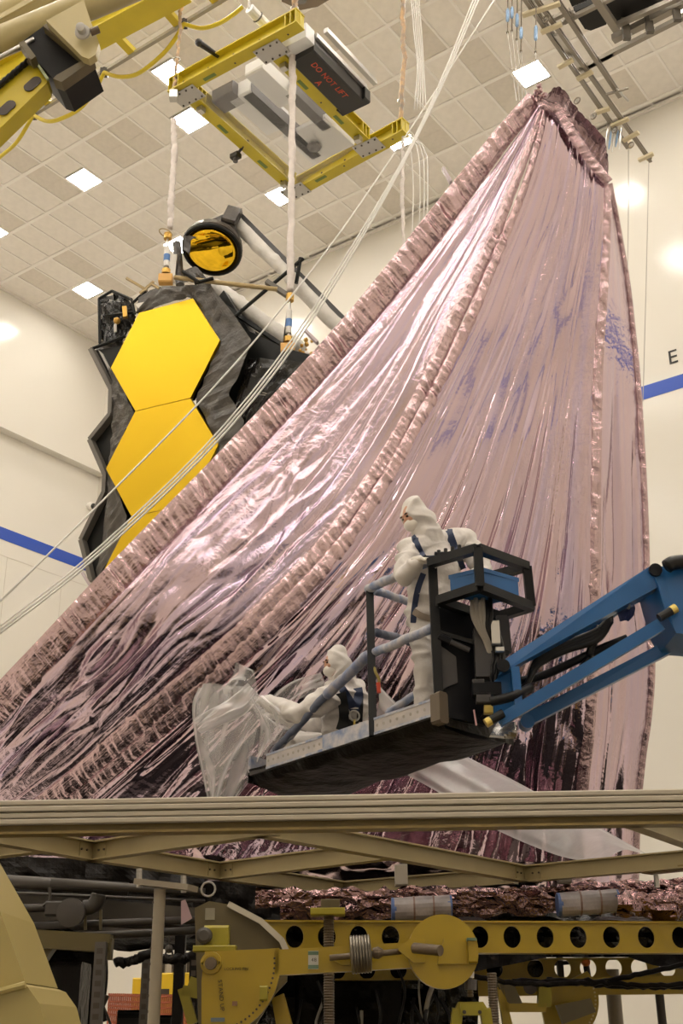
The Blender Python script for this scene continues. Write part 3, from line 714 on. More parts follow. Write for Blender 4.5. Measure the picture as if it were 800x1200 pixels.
# clear sheet and the boxes seen through it
q = [fA + ex * .1 + ey * .12, fB - ex * .1 + ey * .12, fC_ - ex * .1 - ey * .12, fD + ex * .1 - ey * .12]
n_, m_ = 26, 40; G = np.zeros((n_, m_, 3))
for i in range(n_):
    for j in range(m_):
        u, v = i / (n_ - 1), j / (m_ - 1)
        G[i, j] = (q[0] * (1 - u) + q[1] * u) * (1 - v) + (q[3] * (1 - u) + q[2] * u) * v + UP * (-.02 - .05 * math.sin(math.pi * u) * math.sin(math.pi * v) + .012 * math.sin(9 * u + 5 * v))
MB().grid(G).build('clear_sheet', M_clear, frame, smooth=True, label='crumpled clear plastic sheet across the frame')
cx = (fA + fB + fC_ + fD) / 4
M_pale_box = mat('pale_metal_box', (.85, .84, .83), .35)
M_dusty = mat('grey_motor', (.09, .08, .075), .4)
for (du, dv, a, b, h, m) in ((-.22, -.3, .20, .48, .14, M_pale_box), (.26, -.62, .16, .42, .12, M_pale_box), (.15, .75, .40, .40, .05, M_pale_box), (-.1, .15, .09, .9, .10, M_dusty), (.42, .1, .08, .5, .1, M_dusty), (-.45, -.75, .2, .16, .12, M_dusty)):
    MB().rbox(cx + ex * du + ey * dv + UP * (.10 + h), ex * a, ey * b, UP * h, .02).build('winch_box', m, frame)
MB().ball(cx + ex * .05 + ey * .75 + UP * .05, (.12, .12, .06), 10, 6).build('winch_knob', M_dusty, frame)
# load control case alongside the long beam, with red printed lettering
cc = (fB + fC_) / 2 + ex * .33 + ey * -.35 + UP * .1
case = MB().rbox(cc, ey * .62, ex * .21, UP * .17, .02).build('control_case', M_case, frame, label='black control case with red lettering')
MB().box(cc - ey * .72 + UP * .06, ey * .10, ex * .22, UP * .13).build('case_end', M_pale_box, case)
for s_ in (-.02, .16):
    MB().bar(cc - ey * .6 + ex * (.24 + s_) + UP * .12, cc + ey * .68 + ex * (.24 + s_) + UP * .12, .07, .08).build('case_rail', M_steel, case)
MB().rbox(cc + ey * .68 - UP * .02, ey * .07, ex * .26, UP * .12, .02).build('case_foot', M_case, case)
M_red = mat('red_print', (.62, .07, .02), .5)
def lettering(body, at, right, up, size, m, name='letter', parent=None, label=None, cat=None):
    "flat printed words at a point, reading along right"
    r_, u_ = unit(right), unit(up); n_ = np.cross(r_, u_); Mx = np.stack([r_, u_, n_], 1); x = 0; todo = []
    for ch in body:
        if ch == ' ': x += size * .35; continue
        f = bpy.data.curves.new(name, 'FONT'); f.body = ch; f.size = size; f.extrude = .002; f.align_y = 'CENTER'; f.resolution_u = 3
        t_ = bpy.data.objects.new(name, f); COL.objects.link(t_); bpy.context.view_layer.update()
        me = bpy.data.meshes.new_from_object(t_.evaluated_get(bpy.context.evaluated_depsgraph_get())); bpy.data.objects.remove(t_)
        A = np.zeros(len(me.vertices) * 3); me.vertices.foreach_get('co', A); A = A.reshape(-1, 3); w_ = A[:, 0].max() - A[:, 0].min(); A[:, 0] -= A[:, 0].min()
        todo.append((me, A, x)); x += w_ + size * .12
    for me, A, x0 in todo:
        me.vertices.foreach_set('co', (A @ Mx.T).ravel()); me.materials.append(m); link(bpy.data.objects.new(name, me), at + r_ * (x0 - x / 2), parent)
dn = cc - UP * .173
lettering('DO NOT LIFT', dn + ex * .05, ey, np.cross(-UP, ey), .13, M_red, parent=case)
lettering('A', dn - ex * .11 - ey * .05, ey, np.cross(-UP, ey), .14, M_red, parent=case)
# small things hanging on the frame: two cameras / lamps and an arm
a = Wz(233, 50, FZ + .3); b = Wz(256, 66, FZ + .25)
MB().tube([a, b], [.05, .035], 10).build('side_arm', M_case, frame); MB().ball(a, .06, 10, 6).build('side_arm_end', M_case, frame)
a = Wz(292, 10, FZ + .5); b = Wz(312, 30, FZ + .45)
o = MB().tube([a, b], .075, 12).build('wrapped_motor', M_pale_box, frame); MB().ring((a + b) / 2, b - a, .08, .012, 14, 5).build('motor_band', M_dusty, o)
MB().tube([a + UP * .2, a], .02, 6).build('motor_stud', M_steel, frame)
a = Wz(276, 183, FZ - .1)
o = MB().rbox(a, ex * .07, ey * .06, UP * .05, .015).build('view_camera', M_case, frame); MB().cyl(a - UP * .03, a - UP * .11, .04, 10).build('camera_lens', M_dusty, o)
MB().bar(a, a + UP * .2 + ex * .25, .03, .03).build('camera_arm', M_case, frame)

# wrapped lifting ropes below the frame and orange slings above it
M_sleeve = mat('white_sleeve', (0.74, 0.66, 0.61), 0.55, bump=(22, 0.9, 0.02), var=(9, 0.10), alpha=1)
M_orange = mat('orange_sling', (0.56, 0.36, 0.19), 0.6, var=(8, '8d8176'))
def sleeve(pts, r, label, n=60):
    P = WP(pts, n); P[1:-1] += rng.normal(0, .006, (n - 2, 3)); R = r * .8 * (1 + .16 * vnoise(np.linspace(0, 9, n), np.zeros(n), int(rng.integers(99))))
    o = MB().tube(P, R, 10).build('lifting_rope', M_sleeve, smooth=True); return tag(o, label, 'rope', 'wrapped lifting ropes')
sleeve([(203, 140, 13.6), (204, 180, 13.55), (201, 230, 13.5), (199, 268, 13.5)], .055, 'white wrapped lifting rope from the frame left corner to the telescope')
sleeve([(343, 50, 13.4), (342, 150, 13.4), (341, 250, 13.4), (340, 342, 13.4)], .06, 'white wrapped lifting rope across the middle of the yellow frame')
FD_ = (Wz(474, 158, FZ) @ FWD)
sleeve([(472, 160, FD_), (471, 230, FD_), (473, 285, FD_), (474, 330, FD_)], .035, 'thin white wrapped rope below the right corner of the yellow frame')
def sling(pts, r, label):
    P = WP(pts, 40); P[1:-1] += rng.normal(0, .01, (38, 3))
    o = MB().tube(P, r * (1 + .25 * rng.random(40)), 8).build('lifting_sling', M_orange, smooth=True)
    tag(o, label, 'sling', 'orange lifting slings'); return o
for pts, lab in (([(213, -12, 14.2), (211, 30, 14.1), (207, 70, 14.05), (204, 106, 14)], 'orange lifting sling rising from the left corner of the yellow frame'),
                 ([(346, -8, 13.3), (345, 10, 13.3), (344, 26, 13.3)], 'short orange lifting sling above the top corner of the yellow frame'),
                 ([(472, -12, 15.2), (472, 40, 15.2), (473, 80, 15.2), (470, 118, 15.2), (469, 148, 15.2)], 'orange lifting sling rising from the right corner of the yellow frame')):
    o = sling(pts, .022 if '-12' in str(pts[0]) and pts[0][0] < 300 else .035, lab)
    p = W(*pts[-2]); MB().ring(p, FWD, .05, .014, 14, 6).build('shackle', M_steel, o)
    p = W(*pts[-1]); MB().rbox(p - UP * .1, C(.06, 0, 0), C(0, .06, 0), C(0, 0, .09), .02).build('sling_end', M_steel, o)
# white ropes: tag lines and a hanging hank
M_rope = mat('white_rope', (0.82, 0.79, 0.74), 0.6)
def rope(pts, r, label, n=24, group='white tag lines'):
    o = MB().tube(WP(pts, n), r, 6).build('tag_line', M_rope, smooth=True); return tag(o, label, 'rope', group)
rope([(582, -5, 13.6), (500, 122, 13.3), (400, 270, 13.2), (312, 383, 13.1), (240, 465, 13.0), (125, 582, 12.9), (0, 705, 12.8)], .012, 'single thin white tag line crossing the gold mirrors alone')
ln = [(560, -8, 13.5), (520, 90, 13.3), (478, 178, 13.2), (420, 280, 13.1), (344, 400, 13.0), (245, 522, 12.9), (105, 655, 12.8), (-10, 745, 12.7)]
for k, (d, lab) in enumerate(((-3.2, 'upper line of the bundle of three white tag lines'), (.6, 'middle line of the bundle of three white tag lines'), (4.2, 'lower line of the bundle of three white tag lines'))):
    rope([(x + d * .8 * min(1, abs(x - 480) / 120 + .15), y + d * .5, D) for x, y, D in ln], .012 if k else .010, lab)
for k in range(5):
    rope([(481 + k * 2.2, -8, 15), (485 + k * 2.2, 40, 15), (489 + k * 1.8, 80, 15), (485 + k * 3.5, 128, 15)], .010, 'white rope end in the hank hanging above the right corner of the frame', 16, 'hank of hanging rope ends')
for k, x in enumerate((484, 492, 497, 501)):
    rope([(478, 158, FD_), (x - 3, 175, FD_), (x, 220, FD_), (x - 2, 300, FD_)], .010, 'thin white line running down behind the sloping pink edge, %s of four' % ('leftmost', 'second from left', 'third from left', 'rightmost')[k], 10, 'lines behind the pink edge')

# ================================================================== blue boom lift with its basket
M_lblue = mat('lift_blue_paint', (0.012, 0.105, 0.30), 0.32, var=(2.5, 0.15))
M_lblack = mat('black_tube_paint', (0.008, 0.008, 0.009), 0.4, spec=.25)
M_lpanel = mat('black_sheet_metal', (0.005, 0.005, 0.007), 0.45, spec=.2)
M_lgrey = mat('worn_grey_metal', (0.06, 0.055, 0.055), 0.5, spec=.3)
M_tarp = mat('dark_tarp', (0.012, 0.009, 0.006), 0.5, spec=.2, bump=(5, 0.9, 0.05), var=(3, 0.35))
M_wrapblue = mat('blue_tape_wrap', (0.15, 0.21, 0.36), 0.5, bump=(20, 0.7, 0.01), var=(9, 'bdb8b9'))
M_wrapwhite = mat('pale_tape_wrap', (0.50, 0.46, 0.45), 0.55, bump=(18, 0.7, 0.01), var=(9, '7c86a4'))
M_wrapdark = mat('dark_tape_wrap', (0.045, 0.065, 0.12), 0.5, var=(9, '6f7485'))
M_perf = mat('pale_perforated_strip', (0.52, 0.47, 0.43), 0.45, var=(5, 'a8a19f'))
M_hose = mat('black_hose', (0.008, 0.007, 0.007), 0.35, spec=.3)
M_hose_grey = mat('grey_hose', (0.32, 0.29, 0.25), 0.45)
M_pin = mat('brass_pin', (0.60, 0.45, 0.12), 0.35, 0.6)
lift = thing('boom_lift', C(1.5, 8.6, 1.6), 'blue boom lift with a black basket carrying two people in white suits', 'boom lift')
BZ = 3.65
NR, NL, FR, FL = W(515, 842, 8.3), None, None, None
BZ = NR[2]
NL, FR, FL = Wz(292, 912, BZ), Wz(600, 866, BZ), Wz(385, 934, BZ)
ldir = unit(NL - NR); wdir = unit(FR - NR)
MB().prism([NR + UP * .02, FR + UP * .02, FL + UP * .02, NL + UP * .02], UP * .05).build('basket_floor', M_lgrey, lift)
# tarp wrapped under the floor
n_, m_ = 50, 18; G = np.zeros((n_, m_, 3))
for i in range(n_):
    for j in range(m_):
        u, v = i / (n_ - 1), j / (m_ - 1)
        p = (NR * (1 - u) + NL * u) * (1 - v) + (FR * (1 - u) + FL * u) * v
        p = p - UP * (.02 + .05 * math.sin(math.pi * v) ** .6 + .02 * vnoise(u * 9, v * 3, 71)) + wdir * (-.012 if j == 0 else 0)
        if j == 0: p = p + UP * .08
        G[i, j] = p
MB().grid(G).build('tarp', M_tarp, lift, smooth=True, label='dark tarp wrapped under the basket floor')
crumple([NL + UP * .1, NL * .5 + FL * .5 + UP * .1, FL + UP * .06], [NL - UP * .02 - ldir * -.06, (NL + FL) / 2 - UP * .06 + ldir * .08, FL - UP * .05], 18, 6, .02, 'tarp_end', M_tarp, 72, 6, parent=lift)
crumple([NR + UP * .06, FR + UP * .04], [NR - UP * .03, FR - UP * .05], 18, 5, .015, 'tarp_end', M_tarp, 73, 6, parent=lift)
# toe boards on the near side: perforated strips and taped stretches
def near(px, dy=0, z=None):
    "point on the near long edge at image column px"
    a, b = 0.0, 1.0
    for _ in range(40):
        m = (a + b) / 2; p = NR + (NL - NR) * m; d = p - EYE; u = 400 + FPX * (d @ _cr) / (d @ _axis)
        if u > px: a = m
        else: b = m
    return NR + (NL - NR) * ((a + b) / 2) + UP * dy
for x0, x1, m, nm in ((313, 379, M_perf, 'toe_board'), (379, 434, M_wrapblue, 'taped_toe_board'), (440, 512, M_perf, 'toe_board')):
    p, q = near(x0, .09), near(x1, .09)
    o = MB().box((p + q) / 2, (q - p) / 2, wdir * .014, UP * .062).build(nm, m, lift, label='pale perforated strip' if m is M_perf else 'blue taped strip')
    if m is M_perf:
        L_ = np.linalg.norm(q - p); k = int(L_ / .075)
        for i in range(k):
            c = p + (q - p) * ((i + .5) / k) - wdir * .0135
            MB().cyl(c, c - wdir * .003, .012, 8).build('perforation', M_hose_grey, o)
        for dz in (-.055, .055):
            MB().bar(p + UP * dz - wdir * .012, q + UP * dz - wdir * .012, .012, .018).build('tape_edge', M_wrapblue, o)
MB().rbox(NR + UP * .07 + ldir * .0, ldir * .05, wdir * .05, UP * .11, .015).build('corner_block', mat('brown_tape', (.12, .09, .06), .5), lift)
for a, b in ((FR, FL), (NL, FL)):
    MB().bar(a + UP * .12, b + UP * .12, .03, .14).build('toe_board', M_wrapblue, lift)
# posts
P1b, P1t = near(437, .02), W(433, 689, 9.12)
P2b, P2t = NR + UP * .02, W(506, 655, 8.3)
MB().bar(P1b, P1t, .06, .06, FWD).build('post', M_lblack, lift); MB().bar(P2b, P2t, .065, .065, FWD).build('post', M_lblack, lift)
# rails: taped tubes
def taped(a, b, m, r=.035, name='rail', label=None):
    P = spline([a, b], 16); P[1:-1] += rng.normal(0, .003, (14, 3))
    return MB().tube(P, r * (1 + .10 * rng.random(16)), 10).build(name, m, lift, smooth=True, label=label)
taped(W(431, 690, 9.12), W(500, 659, 8.36), M_wrapblue, .036, label='blue taped top rail')
taped(W(437, 766, 9.05), W(506, 736, 8.34), M_wrapblue, .034, label='blue taped middle rail')
taped(W(431, 768, 9.1), W(383, 814, 9.7), M_wrapwhite, .042, label='pale padded rail sloping down to the left')
taped(W(388, 808, 9.66), W(322, 879, 10.2), M_wrapdark, .032, label='dark taped rail sloping down to the left')
taped(W(350, 852, 10.0), W(320, 882, 10.22), M_wrapblue, .030)
taped(W(441, 693, 9.14), W(486, 707, 9.6), M_wrapblue, .032, label='blue taped cross rail')
taped(W(441, 741, 9.12), W(482, 752, 9.6), M_wrapdark, .032)
taped(W(452, 838, 9.25), W(490, 811, 9.3), M_wrapblue, .030)
# control box and its square tube guard
zb = W(566, 690, 8.0)[2]; zt = W(566, 667, 8.0)[2]
a, l_, r_ = W(566, 690, 8.0), Wz(528, 698, zb), Wz(608, 701, zb)
box = MB().prism([a, r_, r_ + (l_ - a), l_], UP * (zt - zb)).build('control_box', M_lblue, lift, label='bright blue control box')
MB().prism([a + UP * (zt - zb - .02) - unit(l_ - a) * .012 - unit(r_ - a) * .012, r_ + UP * (zt - zb - .02) + unit(r_ - a) * .012, r_ + (l_ - a) + UP * (zt - zb - .02), l_ + UP * (zt - zb - .02) + unit(l_ - a) * .012], UP * .03).build('control_box_lip', M_lblue, box)
z1 = W(562, 688, 7.92)[2]; z2 = W(559, 643, 7.92)[2]
g0, gl, gr = W(562, 688, 7.92), Wz(514, 704, z1), Wz(622, 711, z1); gb = gl + (gr - g0)
h0, hl, hr = W(559.5, 643, 7.92), Wz(503, 660, z2), Wz(617, 664, z2); hb = hl + (hr - h0)
for nm, p, q in (('guard_tube', g0, gl), ('guard_tube', g0, gr), ('guard_tube', gr, gb), ('guard_tube', gl, gb), ('guard_tube', h0, hl), ('guard_tube', h0, hr), ('guard_tube', hr, hb),
                 ('guard_tube', g0, h0), ('guard_tube', gr, hr), ('guard_tube', gb, hb)):
    MB().bar(p, q, .062, .062, UP if abs((q - p)[2]) < .2 else FWD).build(nm, M_lblack, lift)
hd = MB().rbox(W(525, 652, 8.2), RIGHT * .10, FWD * .03, UP * .03, .01).build('joystick_row', M_lpanel, lift)
for k in range(4):
    MB().cyl(W(514 + k * 8, 652 - k * 2, 8.18), W(514 + k * 8, 645 - k * 2, 8.18), .014, 8).build('joystick', M_hose, hd)
# black support column, plates and the jumble behind the guard
MB().prism([W(512, 712, 8.36), W(556, 714, 8.42), W(568, 850, 8.42), W(516, 838, 8.34)], FWD * .05).build('side_plate', M_lpanel, lift)
MB().prism([W(516, 757, 8.33), W(534, 770, 8.34), W(536, 800, 8.34), W(518, 808, 8.33)], -FWD * .012).build('cover_plate', M_lgrey, lift)
MB().bar(W(564, 738, 8.3), W(567, 795, 8.3), .12, .10, FWD).build('column', M_lgrey, lift)
MB().prism([W(556, 706, 8.5), W(592, 718, 8.55), W(594, 762, 8.55), W(566, 850, 8.5), (W(552, 845, 8.5))], FWD * .06).build('mount_plate', M_lpanel, lift)
MB().bar(W(588, 722, 8.5), W(592, 765, 8.5), .09, .05, FWD).build('side_column', M_lgrey, lift)
MB().bar(W(514, 741, 8.3), W(596, 766, 8.3), .03, .03).build('brace', M_lblack, lift)
o = MB().tube([W(514, 746, 8.28), W(550, 762, 8.28)], .02, 8).build('damper', M_lgrey, lift); MB().tube([W(514, 746, 8.28), W(528, 752, 8.28)], .03, 8).build('damper_body', M_lpanel, o)
for k in range(6):
    x = 553 + k * 4.2
    MB().tube(WP([(x, 704 - k % 2 * 3, 8.2), (x + 1, 722, 8.18), (560 + k * 2.4, 736, 8.2), (570 + k * 1.6, 756, 8.25), (574 + k, 790, 8.3)], 20), .017, 8).build('control_hose', M_hose_grey if k < 4 else M_hose, lift, smooth=True)
for k in range(7):
    MB().tube(WP([(572 + k * 2, 730 + k, 8.3), (578 + k * 2, 770, 8.25), (574 + k * 3, 800, 8.25), (566 + k * 4, 842, 8.3)], 18) + rng.normal(0, .006, (18, 3)), .011, 6).build('wire', M_hose, lift, smooth=True)
for (x, y, m, sx, sz) in ((580, 742, M_steel, .03, .09), (566, 818, M_lgrey, .05, .04), (572, 832, M_pin, .03, .03), (585, 762, M_steel, .03, .02), (560, 800, M_lgrey, .04, .02), (570, 808, M_lpanel, .1, .05)):
    MB().rbox(W(x, y, 8.22), RIGHT * sx, FWD * .03, UP * sz, .008).build('valve_block', m, lift)
MB().bar(W(555, 832, 8.3), W(558, 850, 8.3), .02, .01).build('hanging_tag', mat('pink_tag', (.7, .4, .42), .5), lift)
# knuckle and the parallel blue arms
yk = MB(); yk.prism([W(577, 800, 8.2), W(590, 788, 8.2), W(606, 786, 8.2), W(604, 830, 8.2), W(585, 842, 8.2), (W(575, 834, 8.2))], FWD * .16)
knuckle = yk.build('knuckle', M_lblue, lift)
def arm(a0, a1, b0, b1, D0, D1, w, name='boom_arm'):
    "box arm: top edge a0-a1, bottom edge b0-b1"
    p = [W(*a0, D0), W(*a1, D1), W(*b1, D1), W(*b0, D0)]
    return MB().prism(p, FWD * w).build(name, M_lblue, lift)
arm((592, 772), (765, 661), (584, 791), (778, 684), 8.1, 7.8, .12)
arm((592, 772), (765, 661), (584, 791), (778, 684), 8.5, 8.2, .10)
arm((582, 838), (770, 725), (589, 850), (779, 737), 8.05, 7.75, .07)
arm((612, 838), (805, 738), (618, 851), (805, 755), 8.45, 8.15, .08)
MB().bar(W(603, 782, 8.06), W(607, 826, 8.06), .055, .05, FWD).build('arm_strut', M_lblue, lift)
MB().cyl(W(618, 845, 8.42), W(618, 845, 8.42) + FWD * .12, .05, 18).build('knuckle_boss', M_lblue, lift, smooth=True, angle=40)
MB().prism([W(764, 662, 7.78), W(778, 664, 7.78), W(830, 655, 7.72), (W(835, 745, 7.72)), W(792, 742, 7.76), W(781, 722, 7.78)], FWD * .5).build('elbow_casting', M_lblue, lift)
for (x, y, r) in ((589, 781, .045), (767, 669, .045)):
    c = W(x, y, 7.78 if x > 700 else 8.08); o = MB().cyl(c, c - FWD * .03, r, 16).build('pivot_cap', M_lpanel, lift)
for (x, y) in ((779, 720), (582, 840)):
    c = W(x, y, 7.72 if x > 700 else 8.02); u = unit(W(x + 10, y - 6, 8) - W(x, y, 8))
    o = MB().cyl(c - u * .05, c + u * .05, .03, 12).build('pivot_pin', M_hose, lift); MB().cyl(c + u * .05 * (1 if x > 700 else -1), c + u * .09 * (1 if x > 700 else -1), .032, 12).build('pin_head', M_pin, o)
MB().tube(WP([(640, 762, 8.3), (680, 742, 8.25), (722, 712, 8.2), (760, 690, 8.15)], 24), .05, 10).build('lift_cylinder', M_lblue, lift, smooth=True)
MB().tube(WP([(600, 800, 8.3), (640, 790, 8.3), (700, 762, 8.2), (735, 748, 8.15)], 24), .03, 10).build('lift_cylinder', M_lpanel, lift, smooth=True)
for k in range(4):
    MB().tube(WP([(606, 815 - k * 2, 8.25), (618, 800, 8.2 + .02 * k), (630, 780 - 3 * k, 8.2), (660, 764 - 3 * k, 8.18), (700, 750 - 4 * k, 8.15), (716, 728 - 3 * k, 8.15)], 30), .021, 8).build('hydraulic_hose', M_hose, lift, smooth=True)
for k in range(2):
    MB().tube(WP([(628, 818 + k * 3, 8.3), (650, 808 + k * 2, 8.3), (672, 794, 8.25), (690, 770, 8.2)], 20), .022, 8).build('hydraulic_hose', M_hose, lift, smooth=True)
    MB().tube(WP([(690, 768, 8.2), (697, 748, 8.18), (704, 738 - 4 * k, 8.15)], 14), .03, 8).build('hydraulic_hose', M_hose, lift, smooth=True)
MB().tube(WP([(575, 822, 8.1), (600, 816, 8.05), (622, 806, 8.1)], 14), .035, 8).build('hydraulic_hose', M_hose, lift, smooth=True)
MB().tube(WP([(781, 664, 7.7), (788, 660, 7.7), (805, 658, 7.7)], 12), .05, 10).build('hydraulic_hose', M_hose, lift, smooth=True)
crumple([W(*p) for p in ((722, 712, 8.0), (738, 704, 8.0), (744, 712, 8.0))], [W(*p) for p in ((726, 728, 8.0), (736, 728, 8.0), (742, 722, 8.0))], 12, 8, .03, 'taped_joint', mat('navy_cloth', (.02, .03, .10), .6), 75, 9, parent=lift)
MB().ring(W(736, 708, 7.95), RIGHT, .03, .008, 14, 6).build('hose_clamp', M_steel, lift)
crumple([W(*p) for p in ((583, 846, 8.2), (604, 846, 8.2))], [W(*p) for p in ((572, 864, 8.2), (604, 866, 8.25))], 14, 8, .03, 'foil_wrap', mat('silver_foil', (.35, .34, .34), .25, .9), 76, 8, parent=lift)
# lanyard clipped to the near post
MB().tube(WP([(438, 781, 9.0), (440, 788, 8.98), (444, 796, 8.98), (443, 803, 8.98)], 14), .012, 8).build('lanyard', mat('olive_strap', (.30, .24, .06), .6), lift)
MB().tube(WP([(443, 800, 8.97), (444, 812, 8.97)], 6), .016, 8).build('lanyard', mat('red_strap', (.62, .07, .03), .5), lift, label='red end of the lanyard')

# the rest of the lift, out past the right edge of the view: main boom down to its wheeled base
eb = W(822, 705, 7.95); mb_ = C(7.2, 6.4, 1.5)
MB().bar(eb, mb_, .30, .34).build('main_boom', M_lblue, lift)
MB().rbox(C(7.2, 6.3, 1.15), RIGHT * .75, FWD * .6, UP * .5, .08).build('turret', M_lblue, lift)
MB().rbox(C(7.2, 6.3, .55), RIGHT * 1.1, FWD * .8, UP * .14, .05).build('chassis', M_lgrey, lift)
for sx in (-1, 1):
    for sy in (-1, 1):
        c = C(7.2 + .8 * sx, 6.3 + .85 * sy, .40); MB().lathe(c - FWD * .14, FWD, [(0, .30), (.03, .40), (.25, .40), (.28, .30)], 20).build('wheel', M_hose, lift, smooth=True, angle=40)

# ================================================================== people
M_suit = mat('white_coverall_cloth', (0.63, 0.585, 0.55), 0.75, bump=(16, 0.5, 0.02))
M_skin = mat('skin', (0.52, 0.27, 0.17), 0.5)
M_mask = mat('white_mask_cloth', (0.68, 0.63, 0.57), 0.7, bump=(40, 0.3, 0.004))
M_glove = mat('white_glove', (0.64, 0.59, 0.52), 0.5)
M_harn = mat('navy_harness_web', (0.016, 0.028, 0.075), 0.6, bump=(60, 0.3, 0.003))
M_eye = mat('dark_eye', (0.015, 0.010, 0.008), 0.15)
M_hair = mat('dark_brow_hair', (0.03, 0.018, 0.010), 0.6)
M_boot = mat('white_overboot', (0.66, 0.62, 0.57), 0.6)

def capsule(mb, a, b, ra, rb, n=14):
    a, b = np.asarray(a, float), np.asarray(b, float); d = b - a; L_ = np.linalg.norm(d) + 1e-9; u = d / L_
    pts, R = [], []
    for k in range(4, 0, -1):
        t = k * math.pi / 8; pts.append(a - u * ra * math.sin(t)); R.append(max(ra * math.cos(t), .002))
    for k in range(5):
        t = k / 4; pts.append(a + d * t); R.append(ra + (rb - ra) * t)
    for k in range(1, 5):
        t = k * math.pi / 8; pts.append(b + u * rb * math.sin(t)); R.append(max(rb * math.cos(t), .002))
    mb.tube(pts, R, n); return mb
def limb(mb, pts, R):
    for i in range(len(pts) - 1): capsule(mb, pts[i], pts[i + 1], R[i], R[i + 1])
    return mb
def fuse(mb, voxel, name, m, parent, smooth_it=4, wrinkle=None, label=None):
    "one continuous skin over overlapping volumes"
    org = np.array(mb.v).mean(0); me = mb.mesh(name + '_raw', org)
    bm = bmesh.new(); bm.from_mesh(me); bmesh.ops.recalc_face_normals(bm, faces=bm.faces); bm.to_mesh(me); bm.free()
    o = bpy.data.objects.new(name + '_raw', me); COL.objects.link(o)
    r = o.modifiers.new('r', 'REMESH'); r.mode = 'VOXEL'; r.voxel_size = voxel
    s_ = o.modifiers.new('s', 'SMOOTH'); s_.iterations = smooth_it; s_.factor = .5
    bpy.context.view_layer.update()
    out = bpy.data.meshes.new_from_object(o.evaluated_get(bpy.context.evaluated_depsgraph_get())); bpy.data.objects.remove(o); bpy.data.meshes.remove(me)
    out.name = name
    n = len(out.vertices); A = np.zeros(n * 3); out.vertices.foreach_get('co', A); A = A.reshape(-1, 3)
    if wrinkle:
        N_ = np.zeros(n * 3); out.vertices.foreach_get('normal', N_); N_ = N_.reshape(-1, 3)
        q = A + org; a_, f_ = wrinkle
        d = (1 - 2 * np.abs(vnoise(q @ RIGHT * f_ + 1.5 * vnoise(q[:, 2] * f_ * .7, q @ FWD * f_, 81), q[:, 2] * f_ * 1.5, 82))) + .5 * vnoise(q @ FWD * f_ * 2 + q @ RIGHT * f_, q[:, 2] * f_ * 2.6, 83)
        A = A + N_ * (a_ * d)[:, None]; out.vertices.foreach_set('co', A.ravel())
    out.polygons.foreach_set('use_smooth', [True] * len(out.polygons)); out.materials.clear(); out.materials.append(m)
    return link(bpy.data.objects.new(name, out), org, parent, label)
from mathutils.bvhtree import BVHTree
def surface_of(*objs):
    vs, fs = [], []
    for o in objs:
        k = len(vs); og = ORG[o.name]; vs += [tuple(np.array(v.co) + og) for v in o.data.vertices]; fs += [tuple(i + k for i in p.vertices) for p in o.data.polygons]
    return BVHTree.FromPolygons(vs, fs)
def strap(bvh, pts, D, wdt, name, parent, m=None, lift_=.012, label=None, n=24):
    "web strap lying on the cloth along a line of picture points"
    P = []
    for x, y in spline([(x, y, 0) for x, y in pts], n)[:, :2]:
        r = ray(x, y); h = bvh.ray_cast(Vector(EYE), Vector(unit(r)))
        P.append(np.array(h[0]) if h[0] is not None else None)
    good = [i for i, p in enumerate(P) if p is not None]
    P = [P[min(good, key=lambda g: abs(g - i))] if p is None else p for i, p in enumerate(P)]
    P = np.array(P); K = P.copy()
    for _ in range(3): K[1:-1] = (K[:-2] + K[1:-1] + K[2:]) / 3
    K = np.array([p - unit(p - EYE) * lift_ for p in K]); T = np.gradient(K, axis=0); V = EYE - K
    side = np.cross(T, V); side /= np.linalg.norm(side, axis=1, keepdims=True) + 1e-9; V /= np.linalg.norm(V, axis=1, keepdims=True)
    G = np.stack([K - side * wdt / 2 - V * .004, K - side * wdt / 2 + V * .003, K + side * wdt / 2 + V * .003, K + side * wdt / 2 - V * .004, K - side * wdt / 2 - V * .004], 1)
    return MB().grid(G).build(name, m or M_harn, parent, label=label)
def head(H, face, up, parent, tilt_label):
    "head with eyes, brows, nose and ears; hood volume is added to the suit by the caller"
    f = unit(face); s_ = unit(np.cross(f, up)); u = unit(np.cross(s_, f)); mb = MB(); A = (s_, f, u)
    mb.ball(H, (.074, .092, .112), 18, 12, A); mb.ball(H + f * .02 - u * .06, (.058, .07, .06), 14, 10, A)
    mb.ball(H + f * .086 - u * .012, (.014, .02, .028), 8, 6, A); mb.ball(H + f * .08 + u * .028, (.055, .018, .012), 10, 6, A)
    for k in (-1, 1):
        mb.ball(H + s_ * k * .074 - u * .005 - f * .01, (.012, .02, .03), 8, 6, A); mb.ball(H + s_ * k * .04 + f * .068 - u * .02, (.022, .02, .022), 8, 6, A)
    limb(mb, [H - u * .08 - f * .02, H - u * .19 - f * .03], [.058, .06])
    hd = fuse(mb, .006, 'head', M_skin, parent, 3)
    for k in (-1, 1):
        MB().ball(H + s_ * k * .031 + f * .083 + u * .008, (.014, .008, .008), 10, 6, A).build('eye', M_eye, hd, smooth=True)
        MB().ball(H + s_ * k * .033 + f * .090 + u * .030, (.024, .008, .006), 10, 6, A).build('eyebrow', M_hair, hd, smooth=True)
    return f, s_, u, A
def hood(mb, H, f, s_, u, A, r=1.0):
    mb.ball(H - f * .034 + u * .012, (.100 * r, .098 * r, .128 * r), 20, 14, A); limb(mb, [H - f * .05 - u * .06, H - f * .06 - u * .19], [.095 * r, .10 * r])
    mb.ball(H - f * .02 - u * .105, (.085, .085, .06), 16, 10, A)
